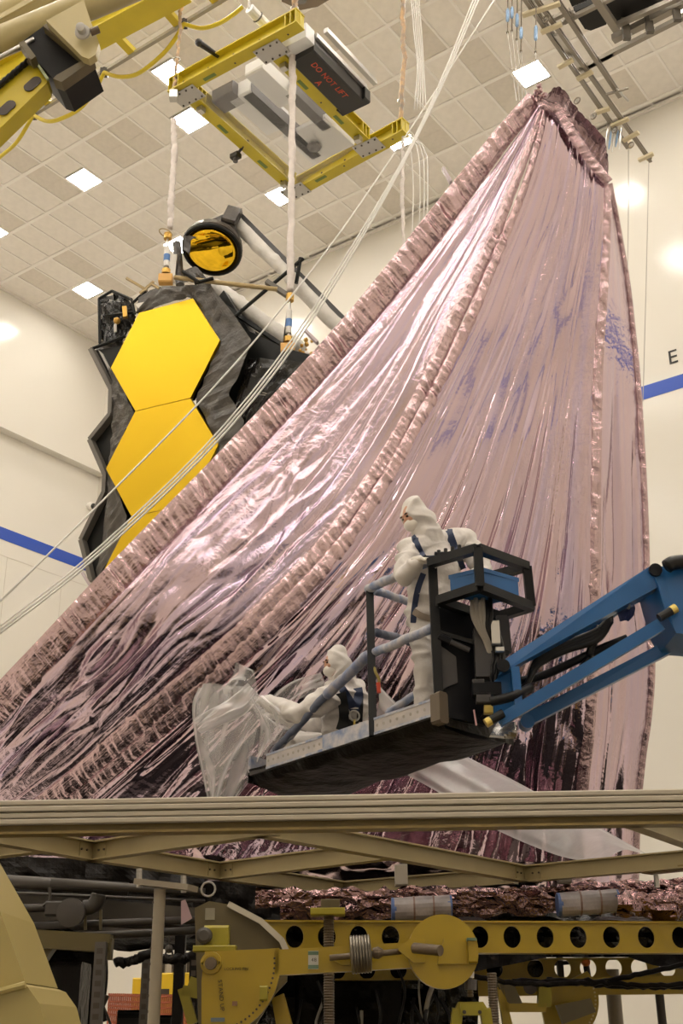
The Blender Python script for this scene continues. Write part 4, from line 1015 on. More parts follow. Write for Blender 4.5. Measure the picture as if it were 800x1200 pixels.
def glove(parent, wrist, aim, palm_n, curl, name='glove', thumb_side=1, spread=.12):
    "palm, four bent fingers of different lengths and a thumb from the side of the palm"
    a = unit(aim); n = unit(np.asarray(palm_n) - a * (np.asarray(palm_n) @ a)); s_ = np.cross(a, n) * thumb_side
    mb = MB(); limb(mb, [wrist - a * .03, wrist + a * .02], [.033, .034])
    mb.ball(wrist + a * .055, (.045, .05, .020), 14, 10, (s_, a, n))
    for k, (o, L_) in enumerate(((.031, .075), (.011, .084), (-.010, .078), (-.030, .062))):
        p = wrist + a * .092 + s_ * o; d = unit(a + s_ * o * spread * 20)
        pts = [p]; q = p
        for j in range(3):
            c_ = curl * (j + .4) * (1 + .08 * k); d2 = unit(d * math.cos(c_) + n * math.sin(c_)); q = q + d2 * L_ * (.45, .32, .25)[j]; pts.append(q)
        limb(mb, pts, [.0125, .0115, .0105, .0095])
    p = wrist + a * .03 + s_ * .036; limb(mb, [p, p + s_ * .03 + a * .028 + n * .012, p + s_ * .034 + a * .058 + n * .028], [.016, .013, .011])
    return fuse(mb, .0045, name, M_glove, parent, 2)

# ---- standing person at the control end
def S_(x, y, D): return W(x, y, D)
pa = thing('person', C(.75, 8.9, BZ), 'person in white hooded coverall and navy harness standing at the basket rail, looking down', 'person', 'people in white coveralls')
Ha = S_(485, 606, 8.72); fa = -RIGHT * .80 - FWD * .42 - UP * .34
f, s_, u, A = head(Ha, fa, UP - RIGHT * .15, pa, '')
su_ = MB(); hood(su_, Ha, f, s_, u, A, 1.13)
neck = S_(500, 634, 8.8)
chest = S_(508, 660, 8.82); belly = S_(505, 695, 8.86); pel = S_(502, 722, 8.9)
capsule(su_, neck, chest, .09, .15); 
tA = (unit(RIGHT + FWD * .55), unit(FWD - RIGHT * .55), UP)
su_.ball(chest - UP * .02, (.225, .15, .22), 20, 14, tA); su_.ball(belly, (.19, .145, .22), 20, 14, tA); su_.ball(pel, (.19, .15, .17), 20, 14, tA)
shL, shR = S_(480, 645, 8.68), S_(545, 634, 9.0)
limb(su_, [S_(497, 640, 8.76), shL], [.10, .095]); limb(su_, [S_(518, 634, 8.86), shR], [.10, .095])
elL, wrL = S_(474, 674, 8.48), S_(489, 658, 8.32)
limb(su_, [shL, elL, wrL], [.092, .07, .048])
elR, wrR = S_(566, 668, 8.84), S_(546, 690, 8.6)
limb(su_, [shR, elR, wrR], [.092, .07, .048])
hipL, hipR = S_(495, 730, 8.86), S_(510, 728, 8.98)
flo = BZ + .07
def foot_at(x, D): p = W(x, 850, D); p = p.copy(); p[2] = flo; return p
anL, anR = foot_at(498, 8.9) + UP * .09, foot_at(511, 9.02) + UP * .09
knL, knR = (hipL + anL) / 2 + np.array(-.05 * FWD + .02 * RIGHT), (hipR + anR) / 2 - .04 * FWD
limb(su_, [hipL, knL, anL], [.118, .088, .068]); limb(su_, [hipR, knR, anR], [.118, .088, .068])
suit_a = fuse(su_, .011, 'coverall', M_suit, pa, 5, (.017, 7.5), 'white hooded coverall')
MB().ball(Ha + f * .05 - u * .058, (.062, .064, .052), 18, 12, A).build('face_mask', M_mask, pa, smooth=True, label='white face mask')
MB().bar(Ha + s_ * .06 + f * .05 - u * .03, Ha + s_ * .09 - f * .02 + u * .01, .004, .006).build('mask_loop', M_mask, pa)
glove(pa, S_(490, 657, 8.31), unit(S_(508, 656, 8.26) - S_(489, 658, 8.32)) - UP * .1, -UP * 1 - FWD * .1, .55, thumb_side=-1)
glove(pa, wrR, unit(S_(538, 699, 8.4) - wrR), -UP, .5)
for an in (anL, anR):
    b = MB(); limb(b, [an - UP * .02, an - UP * .045 - FWD * .03], [.07, .06]); b.ball(an - UP * .05 - FWD * .09 - RIGHT * .05, (.055, .13, .042), 12, 8, (unit(RIGHT - FWD * .3), unit(-FWD - RIGHT * .3), UP))
    fuse(b, .009, 'overboot', M_boot, pa, 3)
bv = surface_of(suit_a)
h = strap(bv, [(480, 627), (485, 633), (492, 648), (497, 656)], 8.7, .06, 'harness_strap', pa, label='navy harness strap')
strap(bv, [(515, 611), (521, 618), (527, 632), (533, 650), (540, 668)], 8.7, .085, 'harness_strap', pa, label='navy harness strap')
strap(bv, [(496, 672), (490, 688), (487, 702), (485, 716), (484, 730)], 8.7, .045, 'harness_strap', pa)
strap(bv, [(497, 654), (506, 654), (520, 652), (530, 650)], 8.7, .04, 'harness_strap', pa)
strap(bv, [(484, 716), (492, 721), (500, 724), (506, 725)], 8.7, .05, 'belt', pa, mat('tan_belt', (.30, .24, .19), .6), label='tan belt')
for (x, y) in ((487, 632), (527, 622)):
    hh = bv.ray_cast(Vector(EYE), Vector(unit(ray(x, y))))[0]
    MB().rbox(np.array(hh) - unit(ray(x, y)) * .02, RIGHT * .02, FWD * .008, UP * .014, .004).build('buckle', M_harn, pa)

# ---- person seated at the far end
pb = thing('person', C(-.1, 10.3, BZ), 'person in white hooded coverall seated low at the basket far end, arms reaching out', 'person', 'people in white coveralls')
Hb = S_(393, 778, 9.95); fb = -RIGHT * .93 - FWD * .28 - UP * .12
f, s_, u, A = head(Hb, fb, UP + RIGHT * .12, pb, '')
su_ = MB(); hood(su_, Hb, f, s_, u, A, 1.06)
ck, be, pe = S_(405, 822, 10.05), S_(403, 850, 10.15), None
pe = S_(402, 872, 10.25); pe[2] = BZ + .07 + .15
tB = (unit(RIGHT + FWD * .35), unit(FWD - RIGHT * .35), UP)
limb(su_, [S_(399, 803, 10.0), ck], [.09, .15])
su_.ball(ck, (.215, .16, .23), 20, 14, tB); su_.ball(be, (.21, .165, .20), 20, 14, tB); su_.ball(pe, (.23, .19, .17), 20, 14, tB)
sh1, el1, wr1 = S_(384, 818, 9.86), S_(351, 838, 9.95), S_(312, 823, 10.35)
limb(su_, [S_(398, 812, 9.95), sh1, el1, wr1], [.10, .100, .084, .055])
sh2, el2, wr2 = S_(410, 816, 10.3), S_(368, 852, 10.5), S_(318, 836, 10.75)
limb(su_, [S_(405, 812, 10.1), sh2, el2, wr2], [.10, .095, .08, .055])
kn = S_(352, 868, 10.45); ft = S_(328, 884, 10.85); ft[2] = BZ + .16
limb(su_, [pe + RIGHT * -.08, kn, ft], [.12, .092, .07])
kn2 = S_(372, 872, 10.9); ft2 = S_(345, 889, 11.2); ft2[2] = BZ + .16
limb(su_, [pe + FWD * .15, kn2, ft2], [.12, .092, .07])
suit_b = fuse(su_, .011, 'coverall', M_suit, pb, 5, (.017, 7.0), 'white hooded coverall')
MB().ball(Hb + f * .052 - u * .058, (.062, .064, .052), 18, 12, A).build('face_mask', M_mask, pb, smooth=True, label='white face mask')
glove(pb, wr1, unit(S_(296, 816, 10.6) - wr1), -UP - FWD * .2, .45, thumb_side=1); glove(pb, wr2, unit(S_(300, 826, 11.0) - wr2), -UP, .45, thumb_side=-1)
for an in (ft, ft2):
    b = MB(); limb(b, [an, an - UP * .04 - RIGHT * .03], [.075, .06]); b.ball(an - UP * .04 - RIGHT * .09 + FWD * .05, (.055, .13, .042), 12, 8, (unit(FWD * .8 + RIGHT * .5), unit(-RIGHT + FWD * .5), UP)); fuse(b, .009, 'overboot', M_boot, pb, 3)
bv = surface_of(suit_b)
strap(bv, [(399, 806), (405, 815), (412, 826), (415, 832)], 10, .075, 'harness_strap', pb, lift_=.02, label='navy harness strap')
strap(bv, [(419, 806), (420, 815), (417, 826), (415, 834)], 10, .075, 'harness_strap', pb, lift_=.02, label='navy harness strap')
strap(bv, [(399, 812), (402, 826), (403, 842), (399, 856)], 10, .085, 'harness_strap', pb, mat('black_web', (.008, .008, .009), .6), lift_=.02)
strap(bv, [(422, 812), (422, 826), (421, 846)], 10, .05, 'harness_strap', pb, mat('black_web', (.008, .008, .009), .6), lift_=.02)
strap(bv, [(400, 850), (409, 848), (420, 846)], 10, .14, 'harness_strap', pb, mat('black_web', (.008, .008, .009), .6), lift_=.02)
hh = np.array(bv.ray_cast(Vector(EYE), Vector(unit(ray(415, 836))))[0]); hh = hh - unit(ray(415, 836)) * .04
MB().ring(hh - UP * .02, unit(FWD - RIGHT * .3), .042, .009, 18, 6).build('harness_ring', M_steel, pb, label='steel ring on the back of the harness')
MB().bar(hh - RIGHT * .035 + UP * .045, hh + RIGHT * .035 + UP * .045, .015, .015).build('harness_ring_bar', M_steel, pb)
MB().ring(hh - UP * .085, RIGHT, .025, .01, 12, 6).build('snap_hook', M_pin, pb)

# ================================================================== clear plastic
def plastic_mat(name, dens, tint):
    m = bpy.data.materials.new(name); m.use_nodes = True; nt = m.node_tree; N = nt.nodes; L = nt.links
    N.remove(N['Principled BSDF']); out = N['Material Output']
    tr = N.new('ShaderNodeBsdfTransparent'); df = N.new('ShaderNodeBsdfDiffuse'); tl = N.new('ShaderNodeBsdfTranslucent'); gl = N.new('ShaderNodeBsdfGlossy')
    df.inputs[0].default_value = (*tint, 1); tl.inputs[0].default_value = (*tint, 1); gl.inputs['Roughness'].default_value = .22
    gl.inputs[0].default_value = (.9, .9, .9, 1)
    a = N.new('ShaderNodeMixShader'); a.inputs[0].default_value = .45; L.new(df.outputs[0], a.inputs[1]); L.new(tl.outputs[0], a.inputs[2])
    b = N.new('ShaderNodeMixShader'); b.inputs[0].default_value = .22; L.new(a.outputs[0], b.inputs[1]); L.new(gl.outputs[0], b.inputs[2])
    lw = N.new('ShaderNodeLayerWeight'); lw.inputs[0].default_value = .35
    tc = N.new('ShaderNodeTexCoord'); ns = N.new('ShaderNodeTexNoise'); ns.inputs['Scale'].default_value = 5; ns.inputs['Detail'].default_value = 3; L.new(tc.outputs['Object'], ns.inputs['Vector'])
    bp = N.new('ShaderNodeBump'); bp.inputs['Strength'].default_value = .25; bp.inputs['Distance'].default_value = .05; L.new(ns.outputs[0], bp.inputs['Height'])
    L.new(bp.outputs[0], gl.inputs['Normal']); L.new(bp.outputs[0], lw.inputs['Normal'])
    mr = N.new('ShaderNodeMapRange'); mr.inputs[3].default_value = dens; mr.inputs[4].default_value = min(1, dens + .55); L.new(lw.outputs['Facing'], mr.inputs[0])
    c = N.new('ShaderNodeMixShader'); L.new(mr.outputs[0], c.inputs[0]); L.new(tr.outputs[0], c.inputs[1]); L.new(b.outputs[0], c.inputs[2]); L.new(c.outputs[0], out.inputs[0])
    return m
M_plastic = plastic_mat('clear_film_plastic', .28, (.90, .87, .86))
M_sheet = plastic_mat('milky_film_plastic', .42, (.88, .85, .84))
def drape(A, B, na, nb, amp, name, m, seed, f, parent, belly=0.0):
    A, B = spline(WP(A), na), spline(WP(B), na); t = np.linspace(0, 1, nb)[None, :, None]
    G = A[:, None] * (1 - t) + B[:, None] * t; n = normals(G)
    i, j = np.meshgrid(np.linspace(0, 1, na), np.linspace(0, 1, nb), indexing='ij')
    f = f * .45; sr = lambda a, b, c: 1 - 2 * np.sqrt(vnoise(a, b, c) ** 2 + .02); d = 1.6 * amp * (sr(j * f + .6 * vnoise(i * 3, j * 2, seed), i * f * .35, seed + 1) + .7 * sr(j * f * 1.7 + i * f * .9, i * f * .8 - j * f * .5, seed + 2) + .2 * vnoise(j * f * 2.2, i * f * 2, seed + 3)) + belly * np.sin(np.pi * j)
    G = G + n * (d * np.clip(np.minimum(j, 1 - j) * 8, .25, 1))[..., None]
    return MB().grid(G).build(name, m, parent, smooth=True, fix=False)
bag = thing('plastic_bag', W(262, 860, 10.5), 'crumpled clear plastic bag hanging off the basket end, held by the seated person', 'plastic bag')
drape([(232, 806, 10.5), (226, 825, 10.5), (229, 860, 10.5), (236, 900, 10.5), (247, 950, 10.5)], [(296, 806, 10.3), (304, 830, 10.3), (300, 860, 10.3), (288, 905, 10.4), (268, 950, 10.45)], 60, 46, .05, 'bag_film', M_plastic, 201, 4, bag, .12)
drape([(236, 804, 10.7), (230, 830, 10.7), (238, 890, 10.7), (250, 950, 10.7)], [(290, 806, 10.75), (318, 850, 10.75), (312, 885, 10.7), (272, 945, 10.65)], 50, 40, .05, 'bag_film', M_plastic, 211, 5, bag)
drape([(227, 842, 10.3), (240, 834, 10.3), (265, 822, 10.25), (290, 800, 10.2)], [(236, 860, 10.3), (258, 850, 10.25), (285, 838, 10.2), (306, 818, 10.2)], 50, 24, .03, 'gathered_film', M_sheet, 221, 6, bag, .04)
drape([(276, 776, 10.35), (272, 792, 10.35), (262, 806, 10.35)], [(298, 786, 10.3), (300, 800, 10.3), (304, 820, 10.3)], 30, 24, .03, 'gathered_film', M_plastic, 231, 4, bag, .03)
drape([(290, 820, 10.15), (305, 850, 10.15), (300, 895, 10.25)], [(310, 815, 10.1), (338, 846, 10.05), (318, 882, 10.15)], 40, 24, .03, 'bag_film', M_plastic, 241, 5, bag)
drape([(304, 826, 10.5), (340, 800, 10.4), (376, 788, 10.2)], [(306, 840, 10.5), (345, 822, 10.4), (384, 806, 10.2)], 30, 14, .02, 'bag_film', M_plastic, 251, 4, bag)
drape([(306, 836, 10.55), (330, 850, 10.6), (364, 850, 10.6)], [(312, 870, 10.5), (332, 878, 10.6), (360, 874, 10.6)], 30, 18, .02, 'bag_film', M_plastic, 255, 4, bag)
sheet = thing('plastic_sheet', W(600, 950, 9.8), 'long milky plastic sheet sloping down from behind the basket to the deck', 'plastic sheet')
drape([(440, 800, 11.1), (462, 822, 11.2), (505, 860, 11.3), (545, 886, 11.2), (600, 914, 10.8), (680, 958, 10.0), (762, 1004, 9.2)], [(436, 845, 11.1), (450, 868, 11.2), (466, 900, 11.3), (515, 930, 11.1), (572, 968, 10.6), (645, 1000, 9.8), (700, 1012, 9.2)], 90, 36, .022, 'sheet_film', M_sheet, 261, 3, sheet, .06)

# ================================================================== raised deck: ribbed edge and cream beams
M_rib = mat('ribbed_edge_paint', (0.44, 0.385, 0.30), 0.4, var=(2, 0.08))
M_cream = mat('dimmed_cream_paint', (0.34, 0.27, 0.135), 0.42, var=(3, 0.12))  # base colour darkened to stand in for dimmer light low down
M_flange = mat('ochre_flange_paint', (0.22, 0.15, 0.04), 0.42, var=(4, 0.15))
M_tape = mat('translucent_tape', (0.34, 0.30, 0.25), 0.4)
Z0 = W(0, 977, 6.6)[2]
deck = thing('raised_deck_frame', C(0, 7.5, Z0), 'raised deck frame of cream steel beams with a long ribbed front edge', 'deck frame')
rl, rr = Wz(-260, 982, Z0), Wz(1060, 961, Z0); d_ = unit(rr - rl); nb_ = unit(np.cross(UP, d_)); nb_ = nb_ if nb_ @ FWD < 0 else -nb_
MB().ibeam(rl + UP * .065 - nb_ * .06, rr + UP * .065 - nb_ * .06, .12, .13, .014).build('edge_beam', M_flange, deck, label='ochre beam under the ribbed edge')
for k in range(4):
    z = .048 + .034 * k
    c0, c1 = rl + UP * (z + .015) + nb_ * (.012 if k % 2 == 0 else .006), rr + UP * (z + .015) + nb_ * (.012 if k % 2 == 0 else .006)
    MB().rbox((c0 + c1) / 2 - nb_ * .02, (c1 - c0) / 2, nb_ * .022, UP * .0145, .006).build('edge_rib', M_rib, deck)
for px in (690, 702, 727, 738):
    c = Wz(px, 966, Z0 + .03); o = MB().cyl(c + nb_ * .02, c - nb_ * .05, .008, 8).build('bolt', M_dark_hole, deck)
def dbeam(a, b, h=.115, w=.085, m=M_cream, dz=0.0, label=None):
    p, q = Wz(a[0], a[1], Z0), Wz(b[0], b[1], Z0); e = unit(q - p)
    o = MB().ibeam(p + UP * (h / 2 + dz) - e * .03, q + UP * (h / 2 + dz) + e * .03, w, h, .010).build('cross_beam', m, deck, label=label)
    s_ = np.cross(UP, e)
    for end, c in ((1, p), (-1, q)):
        MB().box(c + e * .1 * end + UP * (h / 2 + dz), e * .035, s_ * .012, UP * h * .36).build('splice_plate', m, o)
        for k in (-.5, .5):
            g = c + e * (.1 + .05 * k) * end + UP * (h / 2 + dz)
            MB().cyl(g + s_ * .02, g - s_ * .02, .007, 6).build('bolt', M_dark_hole, o)
    return o
J1, J2, J3, J4 = (108, 1009), (257, 1031), (402, 1051), (615, 1034)
dbeam((-300, 938), J1); dbeam(J1, J2); dbeam(J2, J3); dbeam(J1, (318, 979)); dbeam(J2, (450, 1008)); dbeam(J3, (600, 1036)); dbeam((306, 981), J4); dbeam(J4, (1040, 997))
dbeam(J3, (520, 1066)); dbeam((742, 970), (860, 1012)); dbeam((-60, 1012), (40, 1000), h=.08)
for (x, y) in ((470, 1024), (661, 1021)):
    p = Wz(x, y + 12, Z0); o = MB().rbox(p + UP * .06, RIGHT * .045, FWD * .055, UP * .075, .01).build('tape_patch', M_tape, deck, label='pale tape wrapped over a beam')
MB().bar(Wz(757, 1022, Z0 + .01), Wz(830, 1014, Z0 + .01), .12, .03).build('bracket_plate', M_flange, deck); MB().cyl(Wz(768, 1022, Z0 + .01), Wz(768, 1022, Z0 + .01) - UP * .10, .018, 8).build('bracket_pin', M_steel, deck)
# hangers, post under the deck
M_post = mat('cream_post_paint', (0.32, 0.27, 0.20), 0.4)
post = thing('perforated_post', W(184, 1230, 7.9), 'cream perforated post with a flat top plate standing under the deck', 'post')
pt, pb_ = W(187.5, 1042, 7.9), W(179.5, 1240, 7.9)
pb_ = np.array([pt[0], pt[1], 0.0])
MB().cyl(pb_, pt, .037, 14).build('tube', M_post, post, smooth=True, angle=40)
MB().bar(W(163, 1034, 7.95), W(226, 1041, 7.85), .16, .035).build('top_plate', M_post, post)
for k in range(13):
    c = pt - UP * (.08 + .09 * k); MB().cyl(c - RIGHT * .039 - FWD * .01, c - RIGHT * .03, .010, 6).build('hole', M_dark_hole, post)
for (x, y0, y1) in ((163, 1018, 1040), (215, 1026, 1046)):
    MB().cyl(W(x, y0, 7.9), W(x, y1, 7.9), .018, 8).build('hanger_rod', M_steel, post); MB().ball(W(x, y0 + 4, 7.9), .018, 8, 6).build('hanger_nut', M_post, post)
MB().ring(W(244, 1042, 8.2), FWD, .045, .007, 16, 6).build('ring', M_steel, deck)
tag(MB().prism([W(*p, 8.3) for p in ((212, 1056), (217, 1054), (225, 1076), (212, 1084))], FWD * .01).build('film_pennant', mat('pale_pink_film', (.42, .28, .29), .4), post), 'pale pink film tag')

# ================================================================== yellow turning fixture
M_mach = mat('dimmed_yellow_paint', (0.38, 0.255, 0.010), 0.36, var=(3, 0.14))  # yellow darkened so the low-level shade sits in the paint
M_khaki = mat('khaki_plate', (0.13, 0.10, 0.045), 0.45, var=(3, 0.2))
M_lime = mat('lime_yellow_paint', (0.33, 0.27, 0.012), 0.42, var=(5, 0.15))
M_shaft = mat('worn_shaft', (0.13, 0.095, 0.06), 0.4, 0.3)
M_mark = mat('black_stencil', (0.045, 0.035, 0.012), 0.6)
fix = thing('turning_fixture', C(.4, 8.2, 0), 'yellow turning fixture with a toothed quadrant, round hub and perforated beam', 'fixture')
def perforated(a, b, x0, H, holes, D0, rx, rz, dep, name, m=M_mach, root=None):
    "channel beam: pixel bottom corners a-b, hole centres at pixel columns"
    o = W(a[0], a[1], D0); e = Wz(b[0], b[1], o[2]); u = unit(e - o); L_ = np.linalg.norm(e - o)
    def along(px):
        lo, hi = 0, L_
        for _ in range(40):
            q = (lo + hi) / 2; p = o + u * q - EYE
            if 400 + FPX * (p @ _cr) / (p @ _axis) < px: lo = q
            else: hi = q
        return lo
    n = unit(np.cross(UP, u)); n = n if n @ FWD > 0 else -n
    hs = [along(h) for h in holes]
    ob = MB().holed(o + UP * .012, u, n, UP, L_, H - .024, .012, hs, rx, rz, 20).build(name, m, root or fix)
    for z in (.006, H - .006):
        MB().box(o + u * L_ / 2 + UP * z + n * dep / 2, u * L_ / 2, n * (dep / 2 + .02), UP * .006).build('flange', m, ob)
    return ob
perforated((308, 1117), (812, 1117), 0, .205, [345, 383, 420.5, 458, 496, 525, 563, 601, 640, 679, 718, 759, 799], 8.4, .060, .070, .12, 'perforated_beam')
perforated((388, 1149), (812, 1146), 0, .155, [395, 430, 467, 500, 540, 580, 628, 660, 690, 720, 750, 783], 10.2, .066, .07, .10, 'rear_perforated_beam')
MB().bar(W(560, 1157, 10.1), W(820, 1154, 9.9), .12, .13).build('rear_rail', M_mach, fix)
# quadrant plate with its arc of drilled holes
qc = W(249, 1129, 7.6)
def arc(r, a0, a1, n): return [qc + r * (math.cos(a) * RIGHT + math.sin(a) * UP) for a in np.linspace(a0, a1, n)]
R_q = .40
quad = [W(240, 1115, 7.6), W(312, 1112, 7.6)] + arc(R_q, math.radians(12), math.radians(-78), 22) + [W(236, 1207, 7.6), W(236, 1150, 7.6)]
qo = MB().prism(quad, FWD * .05).build('quadrant_plate', M_mach, fix, label='toothed yellow quadrant plate')
for p in arc(R_q - .035, math.radians(4), math.radians(-74), 19):
    MB().cyl(p - FWD * .003, p + FWD * .01, .007, 6).build('index_hole', M_dark_hole, qo)
o = MB().lathe(W(248, 1129, 7.62), -FWD, [(0, .066), (.05, .062), (.06, .045), (.045, .04)], 22).build('boss', M_mach, fix, smooth=True, angle=35); MB().lathe(W(247, 1129, 7.56), -FWD, [(0, .036), (.02, .034), (.022, .01)], 18).build('boss_pin', M_shaft, o)
lettering('LOCKING PIN', W(277, 1135.5, 7.59), RIGHT, UP, .022, M_mark, parent=fix)
lettering('STAND UP', W(259, 1167, 7.59), -UP + RIGHT * .12, RIGHT + UP * .12, .034, M_mark, parent=fix)
MB().box(W(255, 1195, 7.595), RIGHT * .04, FWD * .003, UP * .011).build('name_plate', mat('blue_grey_plate', (.13, .16, .18), .4), fix)
MB().box(W(275, 1176, 7.595), RIGHT * .015, FWD * .003, UP * .012).build('sticker', mat('brown_sticker', (.2, .1, .05), .5), fix)
MB().rbox(W(309, 1164, 7.55), RIGHT * .022, FWD * .03, UP * .04, .008).build('stop_block', M_lime, fix)
# khaki cheek plate and small bearing block behind the quadrant
MB().prism([W(*p, 8.0) for p in ((228, 1064), (245, 1056), (268, 1060), (306, 1080), (330, 1102), (337, 1115), (336, 1150), (322, 1165), (300, 1200), (232, 1200))], FWD * .06).build('cheek_plate', M_khaki, fix)
for a, b in zip(((268, 1060), (306, 1080), (330, 1102)), ((306, 1080), (330, 1102), (337, 1118))):
    MB().bar(W(*a, 7.99), W(*b, 7.99), .035, .10, FWD).build('cheek_rim', mat('pale_rim', (.50, .45, .36), .4), fix)
MB().box(W(246, 1071, 7.98), RIGHT * .03, FWD * .004, UP * .035).build('data_plate', mat('grey_plate', (.27, .24, .17), .4), fix)
bb = MB().rbox(W(254, 1100, 7.85), RIGHT * .075, FWD * .05, UP * .075, .015).build('bearing_block', M_lime, fix); MB().lathe(W(240, 1097, 7.82), -FWD, [(0, .05), (.06, .048), (.07, .03)], 18).build('bearing_shaft', mat('dark_shaft', (.06, .05, .04), .4), bb)
MB().rbox(W(252, 1112, 7.8), RIGHT * .13, FWD * .05, UP * .018, .006).build('bearing_foot', M_lime, fix)
# arm, threaded drum and hub
MB().prism([W(312, 1112, 7.62), W(325, 1113, 7.6), W(325, 1143, 7.6), W(306, 1157, 7.62)], FWD * .12).build('arm_neck', M_mach, fix)
ao = MB().prism([W(322, 1113, 7.6), W(500, 1103, 7.6), W(500, 1133, 7.6), W(322, 1143, 7.6)], FWD * .12).build('swing_arm', M_mach, fix)
pl = MB().box(W(367, 1125, 7.595), RIGHT * .03, FWD * .003, UP * .05).build('arm_label', mat('white_label', (.55, .53, .47), .5), fix)
for y in (1117, 1133): MB().box(W(367, y, 7.59), RIGHT * .031, FWD * .003, UP * .01).build('label_tape', mat('green_tape', (.10, .16, .10), .5), pl)
lettering('48', W(368, 1125, 7.585), RIGHT, UP, .03, M_mark, parent=fix)
MB().prism([W(386, 1122, 7.56), W(400, 1112, 7.56), W(410, 1111, 7.56), W(410, 1131, 7.56), W(400, 1131, 7.56)], FWD * .03).build('clevis', M_mach, fix)
MB().cyl(W(386, 1122.5, 7.5), W(470, 1115, 7.5), .017, 12).build('threaded_shaft', M_shaft, fix, smooth=True)
dr = MB(); dd = unit(W(470, 1116, 7.5) - W(386, 1122.5, 7.5)); dc = W(411, 1119, 7.5)
prof = []
for k in range(7): prof += [(k * .017, .104), (k * .017 + .010, .108), (k * .017 + .013, .100)]
do = MB().lathe(dc, dd, [(-.005, .02)] + prof + [(.12, .06), (.121, .03)], 28).build('ribbed_drum', mat('dull_steel', (.20, .175, .14), .3, .7), fix, smooth=True, angle=30)
MB().lathe(W(437, 1117, 7.5), dd, [(0, .03), (.03, .035), (.05, .025), (.06, .018)], 14).build('lock_nut', M_shaft, fix)
hubc = W(519, 1115, 7.5)
MB().cyl(hubc + FWD * .08, hubc - FWD * .02, .205, 36).build('hub_disc', M_mach, fix, smooth=True, angle=40, label='round yellow hub disc')
MB().prism([W(466, 1113, 7.46), W(482, 1098, 7.46), W(498, 1100, 7.46), W(498, 1128, 7.46), W(484, 1128, 7.46)], FWD * .03).build('hub_clevis', M_mach, fix)
MB().cyl(W(485, 1111, 7.42), W(516, 1114, 7.3), .03, 16).build('hub_pin', M_shaft, fix, smooth=True, angle=40)
MB().prism([W(520, 1100, 7.46), W(548, 1104, 7.46), W(548, 1129, 7.46), W(512, 1130, 7.46)], FWD * .06).build('hub_box', M_mach, fix)
MB().rbox(W(553, 1115, 7.45), RIGHT * .026, FWD * .05, UP * .066, .01).build('end_cap', M_mach, fix); MB().box(W(552, 1101, 7.42), RIGHT * .026, FWD * .04, UP * .008).build('end_tape', mat('green_tape', (.10, .16, .10), .5), fix)
for k in range(4):
    MB().ring(W(541 + k * 3, 1083 + k * 5, 7.55), unit(RIGHT + UP * (k % 2)), .018, .005, 10, 5).build('chain_link', M_steel, fix)
# threaded rods with round threads
def screw(x, y0, y1, D, r, name='threaded_rod', root=None):
    p0, p1 = W(x, y0, D), W(x, y1, D); p1 = np.array([p0[0], p0[1], p1[2]]); n = int(np.linalg.norm(p1 - p0) / .016); pr = []
    for k in range(n): pr += [(k * .016, r * .82), (k * .016 + .008, r)]
    return MB().lathe(p0, p1 - p0, pr, 12).build(name, M_shaft, root or fix)
screw(385, 1072, 1215, 8.15, .036); screw(576, 1140, 1215, 8.6, .034); screw(551, 1168, 1140, 7.6, .02)
so = MB().rbox(W(384, 1069, 8.15), RIGHT * .11, FWD * .08, UP * .022, .006).build('rod_cap', M_lime, fix); MB().rbox(W(387, 1060, 8.2), RIGHT * .06, FWD * .05, UP * .03, .006).build('rod_cap_block', M_khaki, so)
# jack stand under the hub
st = [W(*p, 7.55) for p in ((538, 1174), (566, 1174), (571, 1182), (580, 1210), (566, 1210), (562, 1190), (544, 1190), (540, 1210), (526, 1210), (533, 1184))]
jo = MB().prism([st[i] for i in (0, 1, 2, 9)] + [], FWD * .12).build('jack_head', M_lime, fix)
MB().bar(W(536, 1182, 7.58), W(530, 1240, 7.6), .06, .08, FWD).build('jack_leg', M_lime, fix); MB().bar(W(568, 1182, 7.58), W(576, 1240, 7.6), .06, .08, FWD).build('jack_leg', M_lime, fix)
MB().prism([W(539, 1176, 7.54), W(566, 1176, 7.54), W(567, 1190, 7.54), W(539, 1190, 7.54)], -FWD * .02).build('jack_plate', M_lime, fix)
for x in (544, 562): MB().cyl(W(x, 1186, 7.52), W(x, 1186, 7.5), .011, 8).build('bolt', M_dark_hole, fix)
MB().cyl(W(551, 1133, 7.55), W(551, 1146, 7.55), .022, 10).build('rod_end', M_steel, fix); MB().cyl(W(551, 1148, 7.55), W(551, 1160, 7.55), .036, 12).build('rod_nut', M_dusty, fix)
# rear quadrant, brackets and rails at the right
rq = W(655, 1170, 9.9); ro = MB().prism([rq + .30 * (math.cos(a) * RIGHT + math.sin(a) * UP) for a in np.linspace(math.radians(40), math.radians(-110), 20)] + [W(640, 1210, 9.9), W(628, 1150, 9.9), W(668, 1148, 9.9)], FWD * .05).build('rear_quadrant', M_mach, fix)
for a in np.linspace(math.radians(20), math.radians(-50), 13):
    p = rq + .275 * (math.cos(a) * RIGHT + math.sin(a) * UP); MB().cyl(p - FWD * .004, p + FWD * .01, .008, 6).build('index_hole', mat('pale_dot', (.6, .5, .2), .5), ro)
for pts, m in ((((580, 1148), (600, 1148), (612, 1176), (596, 1176)), M_khaki), (((583, 1160), (590, 1158), (604, 1215), (592, 1215)), M_mach), (((588, 1174), (640, 1176), (640, 1186), (588, 1186)), M_mach), (((632, 1150), (646, 1150), (646, 1180), (630, 1180)), M_lime), (((652, 1178), (692, 1170), (698, 1186), (660, 1200)), M_khaki)):
    MB().prism([W(*p, 9.6) for p in pts], FWD * .08).build('rear_bracket', m, fix)
MB().cyl(W(621, 1157, 9.55), W(621, 1157, 9.6), .05, 14).build('rear_pin', M_dark_hole, fix)
